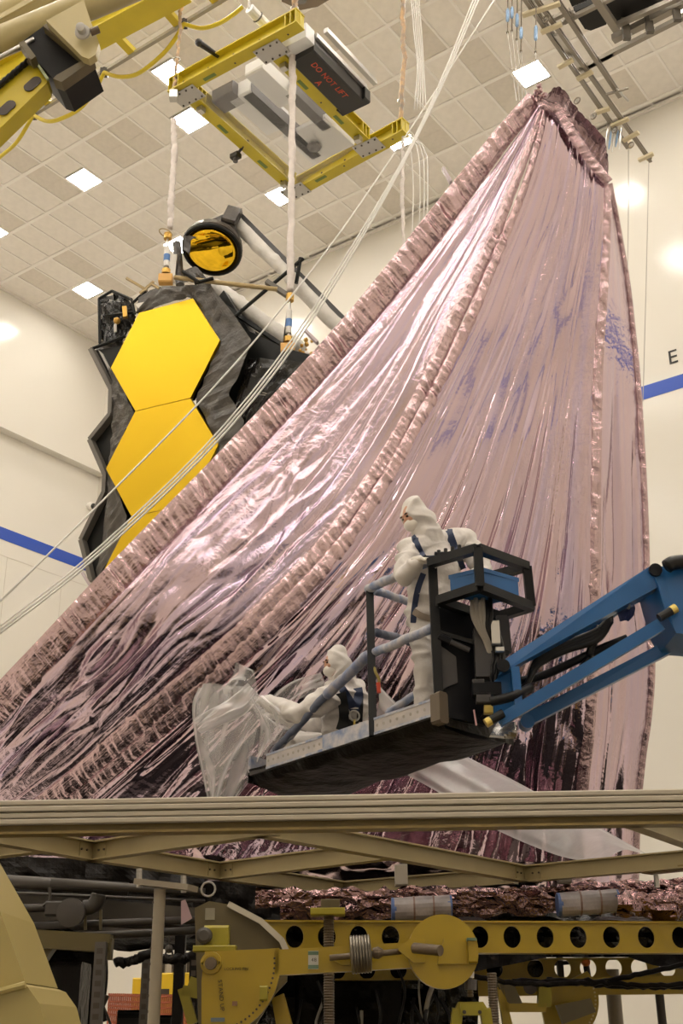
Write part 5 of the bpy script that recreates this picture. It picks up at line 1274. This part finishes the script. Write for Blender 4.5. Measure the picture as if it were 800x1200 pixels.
for a, b in (((214, 1158), (226, 1200)), ((222, 1150), (240, 1156)), ((214, 1160), (238, 1166))):
    MB().bar(W(*a, 8.1), W(*b, 8.1), .06, .05, FWD).build('side_brace', M_lime, fix)
MB().prism([W(*p, 8.1) for p in ((318, 1170), (332, 1164), (345, 1210), (325, 1210))], FWD * .1).build('rear_foot', M_mach, fix)

# floor frame of the fixture, below the bottom edge of the view
for a, b in ((C(-3.4, 7.0, .35), C(3.6, 7.0, .35)), (C(-3.4, 9.2, .35), C(3.6, 9.2, .35)), (C(-3.4, 7.0, .35), C(-3.4, 9.2, .35)), (C(-.6, 7.0, .35), C(-.6, 9.2, .35)), (C(3.6, 7.0, .35), C(3.6, 9.2, .35)), (C(-3.4, 7.0, 1.2), C(-1.2, 7.0, 1.2))):
    MB().bar(a, b, .22, .30).build('base_beam', M_mach, fix)
for x, y, h in ((-3.4, 7, 1.2), (-1.2, 7, 1.2), (-.75, 8.0, 1.5), (.1, 8.0, 1.5), (1.2, 7.6, 1.5), (2.2, 9.6, 1.6), (3.6, 9.2, 2.0), (3.6, 8.4, 2.0), (-3.4, 9.2, .5)):
    MB().bar(C(x, y, 0), C(x, y, h), .16, .16, FWD).build('base_leg', M_mach, fix)

# ================================================================== under the deck: foil bundle, machinery, background
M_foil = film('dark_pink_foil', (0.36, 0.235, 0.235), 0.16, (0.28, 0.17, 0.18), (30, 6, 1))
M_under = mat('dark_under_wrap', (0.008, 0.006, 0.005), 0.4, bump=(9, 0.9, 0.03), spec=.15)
bundle = thing('foil_bundle', W(600, 1060, 9.3), 'long pink foil wrapped bundle lying along the yellow perforated beam', 'foil bundle')
def roll(pts, r, n, name, m, amp, seed, parent, nn=20):
    P = spline(WP(pts), n); mb = MB(); T = np.gradient(P, axis=0); T /= np.linalg.norm(T, axis=1, keepdims=True)
    a = np.cross(T, UP); a /= np.linalg.norm(a, axis=1, keepdims=True); b = np.cross(T, a); th = np.linspace(0, 2 * math.pi, nn)
    L_ = np.linalg.norm(P[-1] - P[0]); i = np.linspace(0, L_, n)[:, None]
    R = r + amp * (ridge(i * 6, np.sin(th)[None] * 2 + i * 2, seed) + .6 * vnoise(i * 14, np.cos(th)[None] * 4 + np.sin(th)[None] * 3, seed + 1))
    G = P[:, None] + R[..., None] * (np.cos(th)[None, :, None] * a[:, None] + np.sin(th)[None, :, None] * b[:, None])
    o = mb.grid(G).build(name, m, parent, fix=False, smooth=False)
    at = o.data.attributes.new('crumple', 'FLOAT', 'POINT'); at.data.foreach_set('value', np.full(n * nn, .5, np.float32)); return o
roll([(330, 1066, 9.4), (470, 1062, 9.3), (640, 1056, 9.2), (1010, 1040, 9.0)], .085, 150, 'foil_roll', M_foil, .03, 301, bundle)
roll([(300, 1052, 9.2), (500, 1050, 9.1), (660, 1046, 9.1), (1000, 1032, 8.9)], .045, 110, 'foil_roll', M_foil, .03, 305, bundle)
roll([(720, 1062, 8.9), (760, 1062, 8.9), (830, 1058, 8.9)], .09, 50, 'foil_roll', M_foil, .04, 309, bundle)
for a, b in (((462, 1066), (527, 1063)), ((656, 1060), (722, 1056))):
    o = roll([(*a, 8.9), (*b, 8.9)], .078, 18, 'padded_roll', mat('milky_wrap', (.34, .30, .30), .35, var=(12, .25)), .006, 311, bundle); tag(o, 'milky plastic padded roll with blue taped ends')
    for t in (0, 1): MB().cyl(W(*(a if t == 0 else b), 8.9) - RIGHT * .02, W(*(a if t == 0 else b), 8.9) + RIGHT * .012, .080, 18).build('taped_end', mat('deep_blue_tape', (.07, .12, .30), .5), o)
    for t in (.35, .7):
        c = W(a[0] + (b[0] - a[0]) * t, a[1] + (b[1] - a[1]) * t, 8.9); MB().cyl(c - RIGHT * .006, c + RIGHT * .006, .086, 18).build('tie', mat('brown_tie', (.2, .12, .1), .5), o)
MB().tube(WP([(398, 1046, 9.2), (520, 1049, 9.1), (640, 1046, 9.1), (830, 1036, 9.0)], 40) + rng.normal(0, .006, (40, 3)), .02, 8).build('foil_cord', M_under, bundle)
# pink film curtain below the deck continuing behind the bundle
crumple([W(*p) for p in ((225, 1000, 12.0), (420, 1010, 11.8), (640, 1010, 11.8))], [W(*p) for p in ((225, 1080, 13.2), (420, 1080, 13.0), (640, 1075, 12.8))], 60, 20, .05, 'lower_curtain', M_hem, 315, 5, parent=sunshield, sharp=False)
# black wrapped core of the spacecraft under the shield
core = thing('wrapped_core', W(420, 1210, 10.6), 'black film wrapped core under the pink sunshield, behind the yellow fixture', 'spacecraft core')
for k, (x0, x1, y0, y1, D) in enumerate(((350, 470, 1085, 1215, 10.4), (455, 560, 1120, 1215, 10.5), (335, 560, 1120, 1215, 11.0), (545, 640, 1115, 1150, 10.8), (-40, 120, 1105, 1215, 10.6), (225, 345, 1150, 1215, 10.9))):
    crumple([W(x0, y0, D), W(x1, y0, D)], [W(x0, y1, D), W(x1, y1, D)], 24, 18, .06, 'wrap_shade_panel', M_gloss if k % 2 else M_under, 320 + k, 4, parent=core)
for (x0, x1, y0, y1, D) in ((-60, 120, 1000, 1056, 10.2), (100, 240, 1012, 1062, 10.1), (225, 340, 1030, 1075, 10.2)):  # black panels added as the shade behind the left beams
    crumple([W(x0, y0, D), W(x1, y0 + 8, D)], [W(x0, y1, D), W(x1, y1 + 8, D)], 22, 10, .05, 'wrap_shade_panel', M_under, 390 + int(x0), 4, parent=core)
crumple([W(x, 1118, 9.2) for x in (550, 640)] , [W(x, 1140 - (x - 550) * .2, 9.2) for x in (550, 640)], 20, 8, .04, 'wrap_shade_panel', M_under, 330, 6, parent=core)
crumple([W(x, 1118, 9.6) for x in (735, 830)], [W(735, 1122, 9.6), W(770, 1132, 9.6), W(830, 1140, 9.6)], 16, 8, .03, 'wrap_shade_panel', M_under, 332, 6, parent=core)
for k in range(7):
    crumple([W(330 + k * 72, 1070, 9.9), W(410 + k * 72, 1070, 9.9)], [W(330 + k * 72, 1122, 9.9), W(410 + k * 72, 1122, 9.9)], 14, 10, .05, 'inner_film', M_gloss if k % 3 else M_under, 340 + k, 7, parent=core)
for k in range(16):
    x = rng.uniform(340, 520); y = rng.uniform(1130, 1190); P = WP([(x, y, 10.1), (x + rng.uniform(-14, 14), y + 30, 10.05), (x + rng.uniform(-20, 20), y + 70, 10.1)], 10)
    MB().tube(P, rng.uniform(.008, .02), 6).build('cable', M_hose if k % 4 else M_hose_grey, core)
# dim ducting and pipework at the left
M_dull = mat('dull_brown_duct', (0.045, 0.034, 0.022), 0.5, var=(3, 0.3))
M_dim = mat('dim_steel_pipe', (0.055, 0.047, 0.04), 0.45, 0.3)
rackL = thing('support_rack', W(80, 1210, 9.3), 'dim khaki support rack with ducts and pipes under the left of the deck', 'rack')
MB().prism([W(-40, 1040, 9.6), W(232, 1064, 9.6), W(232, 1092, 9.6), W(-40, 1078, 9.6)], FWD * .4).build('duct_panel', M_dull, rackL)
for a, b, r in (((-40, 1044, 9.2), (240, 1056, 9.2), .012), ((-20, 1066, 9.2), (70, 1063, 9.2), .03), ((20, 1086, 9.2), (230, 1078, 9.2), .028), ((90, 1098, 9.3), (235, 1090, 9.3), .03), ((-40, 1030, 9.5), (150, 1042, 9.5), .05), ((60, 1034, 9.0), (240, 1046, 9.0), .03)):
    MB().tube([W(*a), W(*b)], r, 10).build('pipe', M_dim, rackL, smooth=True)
for x in (8, 108):
    MB().tube(WP([(x - 10, 1064, 9.1), (x, 1062, 9.1), (x + 6, 1054, 9.1), (x + 8, 1048, 9.1)], 14), .055, 10).build('elbow_pipe', M_dim, rackL, smooth=True)
o = MB().lathe(W(84, 1070, 9.05), -FWD, [(0, .10), (.05, .10), (.06, .06)], 22).build('gauge', M_dim, rackL, smooth=True, angle=40)
for x in (18, 118, 100): MB().bar(W(x, 1066, 9.15), W(x, 1090, 9.15), .02, .02, FWD).build('upright', M_khaki, rackL)
MB().tube(WP([(58, 1040, 9.1), (58, 1054, 9.1), (50, 1062, 9.1)], 10), .012, 6).build('pipe', M_dim, rackL); MB().rbox(W(66, 1065, 9.1), RIGHT * .07, FWD * .05, UP * .05, .01).build('valve', M_dim, rackL)
for a, b in (((-30, 1096, 9.0), (130, 1106, 9.0)), ((26, 1150, 9.05), (58, 1104, 9.05))):
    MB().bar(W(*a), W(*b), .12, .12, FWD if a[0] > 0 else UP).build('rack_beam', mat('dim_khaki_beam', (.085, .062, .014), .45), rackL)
MB().bar(W(126, 1100, 9.0), W(124, 1125, 9.0), .08, .08, FWD).build('rack_post', M_khaki, rackL)
for k in range(14):
    x = rng.uniform(-10, 130); y = rng.uniform(1118, 1180); P = WP([(x, y, 9.8), (x + rng.uniform(-10, 10), y + 25, 9.8), (x + rng.uniform(-16, 16), y + 55, 9.8)], 8)
    MB().tube(P, rng.uniform(.008, .03), 6).build('cable', M_hose if k % 3 else M_dim, rackL)
MB().rbox(W(60, 1170, 9.9), RIGHT * .25, FWD * .2, UP * .25, .03).build('motor_case', M_under, rackL)
# perforated uprights
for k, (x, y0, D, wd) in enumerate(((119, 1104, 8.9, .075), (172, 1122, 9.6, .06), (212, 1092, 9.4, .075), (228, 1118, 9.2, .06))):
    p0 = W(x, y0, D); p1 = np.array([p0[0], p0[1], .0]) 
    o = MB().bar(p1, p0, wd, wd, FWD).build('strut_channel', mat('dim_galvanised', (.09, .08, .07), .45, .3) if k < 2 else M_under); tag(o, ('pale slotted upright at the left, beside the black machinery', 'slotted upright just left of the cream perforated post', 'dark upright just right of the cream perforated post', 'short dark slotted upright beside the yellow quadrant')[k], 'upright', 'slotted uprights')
    for j in range(14 if k != 2 else 0):
        c = p0 - UP * (.06 + .07 * j); 
        if c[2] < 1.4: break
        MB().box(c - FWD * (wd / 2 + .001), RIGHT * wd * .28, FWD * .002, UP * .018).build('slot', M_dark_hole, o)
hose = MB().tube(WP([(134, 1128, 9.3), (150, 1127, 9.3), (165, 1122, 9.2), (178, 1117, 9.2), (192, 1124, 9.2), (210, 1124, 9.2), (232, 1117, 9.2)], 40) + rng.normal(0, .006, (40, 3)), .033, 8).build('wrapped_hose', M_under, smooth=True); tag(hose, 'thick black wrapped hose crossing behind the cream perforated post', 'hose')
hook = thing('lifting_hook', W(198, 1115, 9.0), 'small dark lifting hook hanging beside the cream perforated post', 'hook')
MB().cyl(W(198, 1096, 9), W(198, 1110, 9), .006, 6).build('hook_line', M_dim, hook); MB().ball(W(198, 1112, 9), .03, 8, 6).build('hook_block', M_dim, hook); MB().ring(W(198, 1118, 9), FWD, .025, .007, 12, 6).build('hook_bend', M_dim, hook)
# far background seen through the gap: barrier mesh, yellow cabinet, black cases
M_mesh_o = mat('orange_mesh', (0.50, 0.13, 0.06), 0.6, alpha=.85)
net = MB(); 
P0, P1 = W(128, 1164, 16), W(250, 1166, 16); hgt = 1.2
for j in range(19):
    for s_ in (0,):
        net.tube([P0 + UP * (hgt * (j / 18) - 1.2) + .03 * UP * math.sin(j), (P0 + P1) / 2 + UP * (hgt * (j / 18) - 1.23), P1 + UP * (hgt * (j / 18) - 1.2)], .014, 5)
for i in range(52):
    p = P0 + (P1 - P0) * i / 51; net.tube([p - UP * 1.2, p], .012, 5)
o = net.build('barrier_mesh', M_mesh_o, kind='stuff'); tag(o, 'orange plastic barrier mesh far behind the cream post', 'barrier')
cab = thing('yellow_cabinet', W(205, 1170, 19), 'yellow cabinet standing far behind the orange barrier mesh', 'cabinet')
c = W(212, 1166, 19); c[2] = 1.22
M_cab = mat('cabinet_yellow', (0.75, 0.50, 0.02), 0.4)
MB().rbox(c, RIGHT * .45, FWD * .3, UP * 1.22, .02).build('body', M_cab, cab)
for k in (-1, 1):
    d = MB().box(c + RIGHT * .22 * k - FWD * .31, RIGHT * .205, FWD * .012, UP * 1.12).build('door', M_cab, cab); MB().box(c + RIGHT * .06 * k - FWD * .33 + UP * .35, RIGHT * .02, FWD * .01, UP * .06).build('handle', M_dark_hole, d)
MB().box(c + RIGHT * -.22 + UP * .95 - FWD * .325, RIGHT * .09, FWD * .003, UP * .05).build('door_label', M_dark_hole, cab)
c = W(168, 1166, 19.5); c[2] = 1.2
cab2 = thing('yellow_locker', c * [1, 1, 0], 'narrow yellow locker just left of the yellow cabinet, behind the mesh', 'locker')
MB().rbox(c, RIGHT * .14, FWD * .2, UP * 1.2, .02).build('body', M_cab, cab2); MB().box(c - FWD * .21, RIGHT * .12, FWD * .012, UP * 1.1).build('door', M_cab, cab2)
M_bc = mat('black_crate', (.012, .011, .010), .45)
for x0, x1, y, D, lab in ((142, 174, 1184, 12, 'black case in front of the orange mesh, left of the cream post'), (187, 204, 1190, 12.4, 'small black case right of the foot of the cream post')):
    a, b = W(x0, y, D), W(x1, y, D); c = (a + b) / 2; h = c[2] / 2; c[2] = h
    t = thing('equipment_case', c * [1, 1, 0], lab, 'case'); o = MB().rbox(c, RIGHT * np.linalg.norm(b - a) / 2, FWD * .2, UP * h, .02).build('case_body', M_bc, t); MB().box(c + UP * (h - .05) - FWD * .2, RIGHT * np.linalg.norm(b - a) * .46, FWD * .01, UP * .02).build('case_lid', M_hose, t)
shelf = thing('equipment_rack', W(205, 1130, 20), 'grey equipment on a shelf far behind, above the yellow cabinet', 'equipment rack')
for k in range(6):
    MB().rbox(W(191 + k * 8, 1130 + (k % 2) * 3, 19), RIGHT * .06, FWD * .1, UP * .14, .01).build('instrument', M_gusset if k % 2 else M_dim, shelf)
p = W(210, 1142, 19); MB().box(p * [1, 1, 0] + UP * (p[2] - .02), RIGHT * .5, FWD * .18, UP * .02).build('shelf_board', M_dim, shelf)
# posts and hoses at the right
for (x, y0, D, r, m, lab, nm) in ((716, 1136, 11, .062, M_post, 'round cream post far right, behind the rear perforated beam', 'round_post'), (771, 1152, 10.2, .034, M_dim, 'thin dark post at the far right under the yellow rail', 'thin_post')):
    p = W(x, y0, D); o = MB().cyl(np.array([p[0], p[1], 0]), p, r, 14).build(nm, m, smooth=True, angle=40); tag(o, lab, 'post')
p = W(655, 1120, 10.6); o = MB().bar(np.array([p[0], p[1], 0.]), p, .05, .05, FWD).build('square_post', M_dim); tag(o, 'square dark post seen through a hole of the rear beam', 'post')
MB().bar(W(640, 1130, 10.6), W(668, 1128, 10.6), .02, .03).build('post_bracket', M_dim, o)
bl = thing('orange_beacon', W(686, 1127, 10.35), 'orange round beacon seen through a hole of the rear yellow beam', 'beacon')
MB().ball(W(686, 1127, 10.32), .038, 12, 8).build('lens', mat('orange_lens', (.9, .25, .05), .4), bl, smooth=True); MB().cyl(W(686, 1128, 10.33), W(689, 1146, 10.33), .025, 10).build('base', M_dim, bl)
for k, pts in enumerate(([(556, 1144, 8.9), (600, 1152, 9.0), (690, 1152, 9.2), (745, 1142, 9.2), (820, 1128, 9.2)], [(600, 1150, 9.1), (680, 1150, 9.2), (760, 1155, 9.2), (820, 1152, 9.2)], [(640, 1148, 9.2), (720, 1156, 9.3), (820, 1156, 9.3)])):
    o = MB().tube(WP(pts, 40) + rng.normal(0, .004, (40, 3)), .018, 8).build('service_hose', M_under, smooth=True); tag(o, ('dark braided hose rising to the right in front of the rear beam', 'dark hose sagging along the rear yellow rail', 'dark hose lying level on the rear yellow rail')[k], 'hose')
# cream machine body at the bottom left corner, close by
nearm = thing('cream_machine', C(-1.6, 4.4, 0), 'smooth cream machine body cut by the lower left corner of the view', 'machine')
MB().prism([W(*p, 4.4) for p in ((-60, 960), (0, 1068), (30, 1152), (-60, 1180))], FWD * .5).build('upper_panel', mat('cream_machine_paint', (.36, .285, .10), .35), nearm)
MB().prism([W(*p, 4.3) for p in ((-60, 1176), (0, 1160), (22, 1152), (32, 1156), (46, 1176), (60, 1230), (-60, 1230))], FWD * .6).build('lower_panel', mat('cream_machine_paint', (.36, .285, .10), .35), nearm)
MB().tube([W(-60, 1182, 4.28), W(0, 1162, 4.28), W(30, 1154, 4.28)], .012, 8).build('seam_bead', mat('cream_machine_paint', (.36, .285, .10), .35), nearm)

# dark tray added before the shield to blacken its reflections and block floor bounce
zc = W(600, 1078, 9.6)[2]
for k in range(4):
    x0 = -4.6 + 2.3 * k
    crumple([C(x0, 9.5, zc), C(x0 + 2.3, 9.5, zc)], [C(x0, 12.6, zc + .12), C(x0 + 2.3, 12.6, zc + .12)], 26, 26, .03, 'added_tray_cover', M_under, 360 + k, 4, parent=core)
    crumple([C(x0, 12.0, zc + .15), C(x0 + 2.3, 12.0, zc + .15)], [C(x0, 12.4, 0.1), C(x0 + 2.3, 12.4, 0.1)] if k == 0 else [C(x0, 12.3, zc - .02), C(x0 + 2.3, 12.3, zc - .02)], 20, 16, .03, 'added_tray_skirt', M_under, 370 + k, 4, parent=core)

# ================================================================== overhead crane and cream boom, upper left
GZ = 16.4
crane = thing('bridge_crane', Wz(90, 60, GZ), 'yellow bridge crane girder with looped yellow cables, upper left near the ceiling', 'crane')
gd = np.array([1.0, 0.02, 0]); g0 = Wz(70, 48, GZ)
def gline(px, py, z): 
    return Wz(px, py, z)
a, b = gline(-30, 108, GZ), gline(215, -25, GZ)
MB().ibeam(a, b, .42, .6, .03).build('girder', M_yellow, crane)
ra, rb = gline(-20, 170, GZ), gline(300, -24, GZ)
MB().bar(ra, rb, .06, .06).build('cable_track', mat('grey_track', (.32, .29, .25), .45), crane)
for (p, q) in (((133, 38), (156, 62)), ((186, 2), (210, 30)), ((92, 76), (108, 94)), ((44, 104), (58, 122)), ((4, 134), (14, 150)), ((232, -24), (256, 4))):
    MB().bar(gline(*p, GZ + .05), gline(*q, GZ + .05), .13, .10).build('outrigger', M_yellow, crane)
hang = [(-30, 176), (39, 135), (122, 85), (215, 28), (300, -22)]
for p in hang[1:4]:
    o = MB().rbox(gline(*p, GZ - .05), RIGHT * .06, FWD * .05, UP * .08, .015).build('trolley', M_dim, crane); MB().cyl(gline(*p, GZ - .05) + UP * .1, gline(*p, GZ - .05), .03, 8).build('trolley_wheel', M_hose, o)
M_ycable = mat('yellow_cable', (0.60, 0.47, 0.02), 0.45)
loops = [[(-30, 210), (0, 184), (20, 166), (39, 135)], [(39, 135), (55, 142), (72, 139), (95, 126), (112, 104), (122, 85)], [(122, 85), (140, 90), (162, 86), (190, 64), (206, 44), (215, 28)], [(215, 28), (235, 33), (255, 28), (272, 18), (284, 8)]]
for lp in loops:
    pts = []
    A, B = gline(*lp[0], GZ - .1), gline(*lp[-1], GZ - .1)
    for (x, y) in lp:   # the loop hangs in the upright plane through its two ends
        n = unit(np.cross(B - A, UP)); r = ray(x, y); pts.append(EYE + r * (((A - EYE) @ n) / (r @ n)))
    MB().tube(spline(pts, 30), .035, 8).build('looped_cable', M_ycable, crane, smooth=True, label='looped yellow cable')
M_boomc = mat('cream_boom_paint', (.50, .415, .20), .28, var=(2, .08))
boomo = thing('cream_boom', W(60, 40, 7.5), 'cream boom with a bolted bracket and a yellow slotted arm, upper left corner close by', 'boom')
def long_tube(a, b, r, D, name, m): return MB().tube([W(*a, D), W(*b, D)], r, 28).build(name, m, boomo, smooth=True, angle=50)
long_tube((-40, 46), (180, -62), .17, 7.6, 'boom_tube', M_boomc); long_tube((-40, 66), (200, -34), .12, 7.35, 'boom_tube', M_boomc)
long_tube((-40, 14), (120, -70), .15, 7.9, 'boom_tube', M_boomc)
MB().bar(W(-10, 26, 7.35), W(44, -4, 7.35), .05, .02, FWD).build('boom_rib', M_boomc, boomo)
MB().tube([W(-20, 78, 7.2), W(40, 46, 7.2)], .02, 8).build('boom_wire', M_steel, boomo, smooth=True)
br = MB().prism([W(*p, 7.05) for p in ((54, 24), (98, 0), (106, 24), (116, 50), (112, 64), (104, 69), (96, 66))], FWD * .07).build('bracket_plate', M_boomc, boomo)
bc = W(97, 38, 7.0); bl_ = MB().lathe(bc, -FWD - UP * .3, [(0, .06), (.02, .056), (.025, .034), (.09, .034), (.095, .02)], 18).build('bolt', M_gusset, br, smooth=True, angle=35); MB().cyl(bc + RIGHT * .06, bc + RIGHT * .12 + UP * .03, .03, 10).build('bolt_pin', M_shaft, bl_)
MB().prism([W(*p, 7.2) for p in ((24, 50), (56, 27), (108, 70), (72, 95), (62, 92))], FWD * .45 + UP * .1).build('socket', mat('socket_shade', (.006, .005, .004), .5, spec=.15), boomo)  # solid block, near-black colour stands for the shade inside a hollow
MB().prism([W(*p, 7.12) for p in ((50, 30), (58, 26), (110, 69), (102, 74))], FWD * .1).build('socket_lip', M_khaki, boomo); MB().prism([W(*p, 7.12) for p in ((22, 50), (28, 47), (42, 66), (36, 70))], FWD * .1).build('socket_lip', M_khaki, boomo); MB().prism([W(*p, 7.12) for p in ((62, 92), (66, 88), (104, 66), (109, 70), (72, 96))], FWD * .1).build('socket_lip', M_khaki, boomo)
arm_ = MB().prism([W(*p, 7.25) for p in ((34, 66), (40, 66), (56, 90), (55, 97), (-10, 160), (-60, 160), (-60, 140))], FWD * .16).build('slotted_arm', M_yellow, boomo)
for (x, y) in ((38, 98), (8, 126)):
    c = W(x, y, 7.24); u = unit(W(x + 10, y - 9, 7.24) - c); v = unit(np.cross(u, FWD)); mb = MB()
    ring_ = [c + u * (.038 if math.cos(t) > 0 else -.038) + (u * math.cos(t) + v * math.sin(t)) * .042 for t in np.linspace(0, 2 * math.pi, 18, endpoint=False)]
    mb.prism(ring_, FWD * .006).build('slot', M_dark_hole, arm_)
for k in range(9):
    c = W(30 - k * 5.2, 74 + k * 4.4, 7.22); MB().ball(c, (.05, .03, .035), 8, 6, (unit(W(30, 74, 7.2) - W(0, 100, 7.2)), FWD, UP)).build('chain_link', M_hose, arm_)
MB().cyl(W(36, 72, 7.22), W(36, 72, 7.2), .03, 12).build('chain_anchor', M_khaki, arm_); MB().bar(W(38, 67, 7.22), W(56, 93, 7.22), .02, .02).build('arm_edge_seal', mat('pale_green_seal', (.35, .40, .22), .5), arm_)
# dark hoist block at the top edge above the frame
hoist = thing('hoist_block', Wz(372, -20, 16.5), 'brown grey hoist block cut by the top edge above the yellow lifting frame', 'hoist')
MB().prism([Wz(*p, 16.6) for p in ((330, -40), (330, 2), (352, 12), (372, 8), (392, -4), (400, -40))], UP * .5).build('hoist_housing', mat('brown_housing', (.20, .155, .12), .45), hoist)
MB().cyl(Wz(352, 2, 16.4), Wz(352, -14, 16.6), .09, 14).build('hoist_swivel', M_dusty, hoist)

# ================================================================== rails and rigging, upper right
M_alu = mat('dull_aluminium_rail', (0.30, 0.265, 0.22), 0.4, 0.4)
M_wood = mat('pale_batten', (0.68, 0.58, 0.38), 0.5)
M_rblue = mat('pale_blue_turnbuckle', (0.22, 0.34, 0.52), 0.35, .3)
RZ = 14.2
rig = thing('rigging_rails', Wz(690, 60, RZ), 'dull metal rigging rails with pale cross battens, upper right below the ceiling', 'rigging')
def rail_(a, b, w=.075, h=.10, z=RZ, m=M_alu, name='rail'):
    return MB().ibeam(Wz(*a, z), Wz(*b, z), w, h, .02).build(name, m, rig)
rail_((602, -20), (735, 172), .05, .08); rail_((615, -20), (762, 188), .05, .08); rail_((608, -20), (664, 64), .04, .05, RZ + .1)
rail_((634, -28), (726, 112), .06, .09, RZ + .1)
MB().bar(Wz(652, 40, RZ + .02), Wz(684, 84, RZ + .02), .09, .05).build('bright_tube', M_steel, rig, label='bright metal tube between the rails')
for a, b in (((612, 18), (656, 4)), ((634, 38), (658, 28)), ((654, 79), (671, 70)), ((676, 93), (694, 84)), ((698, 132), (714, 127)), ((716, 148), (736, 139)), ((730, 165), (748, 155)), ((748, 188), (765, 180))):
    MB().bar(Wz(*a, RZ - .08), Wz(*b, RZ - .08), .07, .04).build('batten', M_wood, rig)
MB().bar(Wz(706, 112, RZ), Wz(736, 103, RZ), .03, .03).build('end_rod', M_alu, rig); MB().bar(Wz(722, 104, RZ), Wz(736, 118, RZ), .025, .025).build('end_rod', M_steel, rig)
for a, b, w in (((686, 78), (820, 10), .07), ((718, 46), (820, -6), .10), ((688, 78), (718, 62), .07), ((690, -14), (722, 34), .10), ((716, 32), (812, -10), .07), ((648, 22), (668, 12), .06), ((660, 26), (740, -14), .06), ((655, 30), (672, 14), .05)):
    MB().bar(Wz(*a, RZ + .25), Wz(*b, RZ + .25), w, w).build('truss_bar', M_alu, rig)
for p in ((733, 34), (760, 26), (792, 12)):
    c = Wz(*p, RZ + .2); MB().box(c, RIGHT * .05, FWD * .03, UP * .19).build('truss_clip', mat('dark_clip', (.10, .085, .065), .5), rig); MB().ball(c + RIGHT * .06 - UP * .1, .02, 8, 6).build('clip_bolt', M_steel, rig)
pan = mat('black_cloth_panel', (.008, .007, .006), .6)
MB().prism([Wz(*p, RZ + .4) for p in ((672, 14), (698, 3), (712, 24), (710, 29), (692, 36), (685, 34))], UP * .1).build('dark_panel', pan, rig)
MB().prism([Wz(*p, RZ + .4) for p in ((704, -6), (722, 28), (806, -6))], UP * .1).build('dark_panel', pan, rig); MB().prism([Wz(*p, RZ + .4) for p in ((664, -6), (670, 8), (694, -2), (690, -10))], UP * .1).build('dark_panel', pan, rig)
for (x, y) in ((640, 22), (676, 118), (695, 136), (720, 152), (739, 170)):
    o = MB().ring(Wz(x, y, RZ - .15), unit(RIGHT + FWD), .05, .012, 12, 6).build('pulley', M_alu, rig); MB().cyl(Wz(x, y, RZ - .15) - FWD * .02, Wz(x, y, RZ - .15) + FWD * .02, .02, 8).build('pulley_hub', M_steel, o)
# turnbuckles and thin lines down to the shield
M_line = mat('thin_grey_line', (.45, .41, .36), .5)
words_ = ('leftmost', 'second from left', 'third from left', 'fourth from left', 'rightmost')
for k, (x, y0, yb0, yb1, ye) in enumerate(((595, -10, 10, 26, 38), (600, -10, 8, 22, 36), (606, -10, 16, 32, 46), (611, -10, 32, 46, 60), (628, 8, 30, 48, 61))):
    t = thing('turnbuckle', Wz(x, y0, 14.0), 'pale blue turnbuckle on a thin line above the sunshield tip, %s of five' % words_[k], 'turnbuckle', 'turnbuckles above the tip')
    D = (Wz(x, 20, 13.7) @ FWD); q = lambda y: W(x - .06 * (y - y0) * .2, y, D)
    MB().cyl(q(y0), q(ye), .009, 6).build('rod', M_shaft, t); MB().tube([q(yb0), q(yb0 + 2), q(yb1 - 2), q(yb1)], [.010, .024, .024, .010], 8).build('body', M_rblue, t); MB().ball(q(ye), .02, 6, 5).build('rod_end', M_shaft, t)
    MB().tube([q(ye), W(x - 1 + (632 - x) * .3, 118, lean(12.1, 632, 118))], .005, 4).build('line', M_line, t)
RDC_ = Wz(722, 152, RZ) @ FWD
clu = thing('turnbuckle_cluster', W(718, 165, 12.6), 'cluster of pale blue turnbuckles beside the sunshield shoulder, under the rail ends', 'turnbuckles')
for k in range(5):
    a = W(712 + k * 4, 150 + k % 2 * 3, RDC_); b = W(709 + k * 4, 172 + k % 3 * 3, RDC_); MB().tube([a, a * .7 + b * .3, a * .3 + b * .7, b], [.008, .018, .018, .008], 8).build('turnbuckle', M_rblue if k % 2 else M_steel, clu); MB().cyl(Wz(712 + k * 4, 142 + k * 4, RZ), a, .008, 6).build('rod', M_shaft, clu)
RD_ = Wz(762, 188, RZ) @ FWD; RD2_ = Wz(735, 172, RZ) @ FWD
for k, pts in enumerate(([(736, 172, RD2_), (736, 240, RD2_), (735, 318, RD2_)], [(760, 187, RD_), (757, 320, RD_), (753, 470, RD_)])):
    o = MB().tube(WP(pts, 14), .007, 5).build('plumb_line', M_line); tag(o, ('thin grey line hanging close to the sunshield shoulder at the right', 'long thin grey line hanging clear of the sunshield at the right, below the rail end')[k], 'line')
    h = thing('line_fitting', W(*pts[0]), ('small pale fitting at the top of the line nearest the sunshield shoulder', 'small pale fitting at the rail end above the outer thin line')[k], 'fitting'); MB().rbox(W(*pts[0]) + UP * .06, RIGHT * .05, FWD * .03, UP * .05, .01).build('clamp', M_wood, h); MB().ring(W(*pts[0]), FWD, .03, .008, 10, 5).build('eye', M_brass, h)
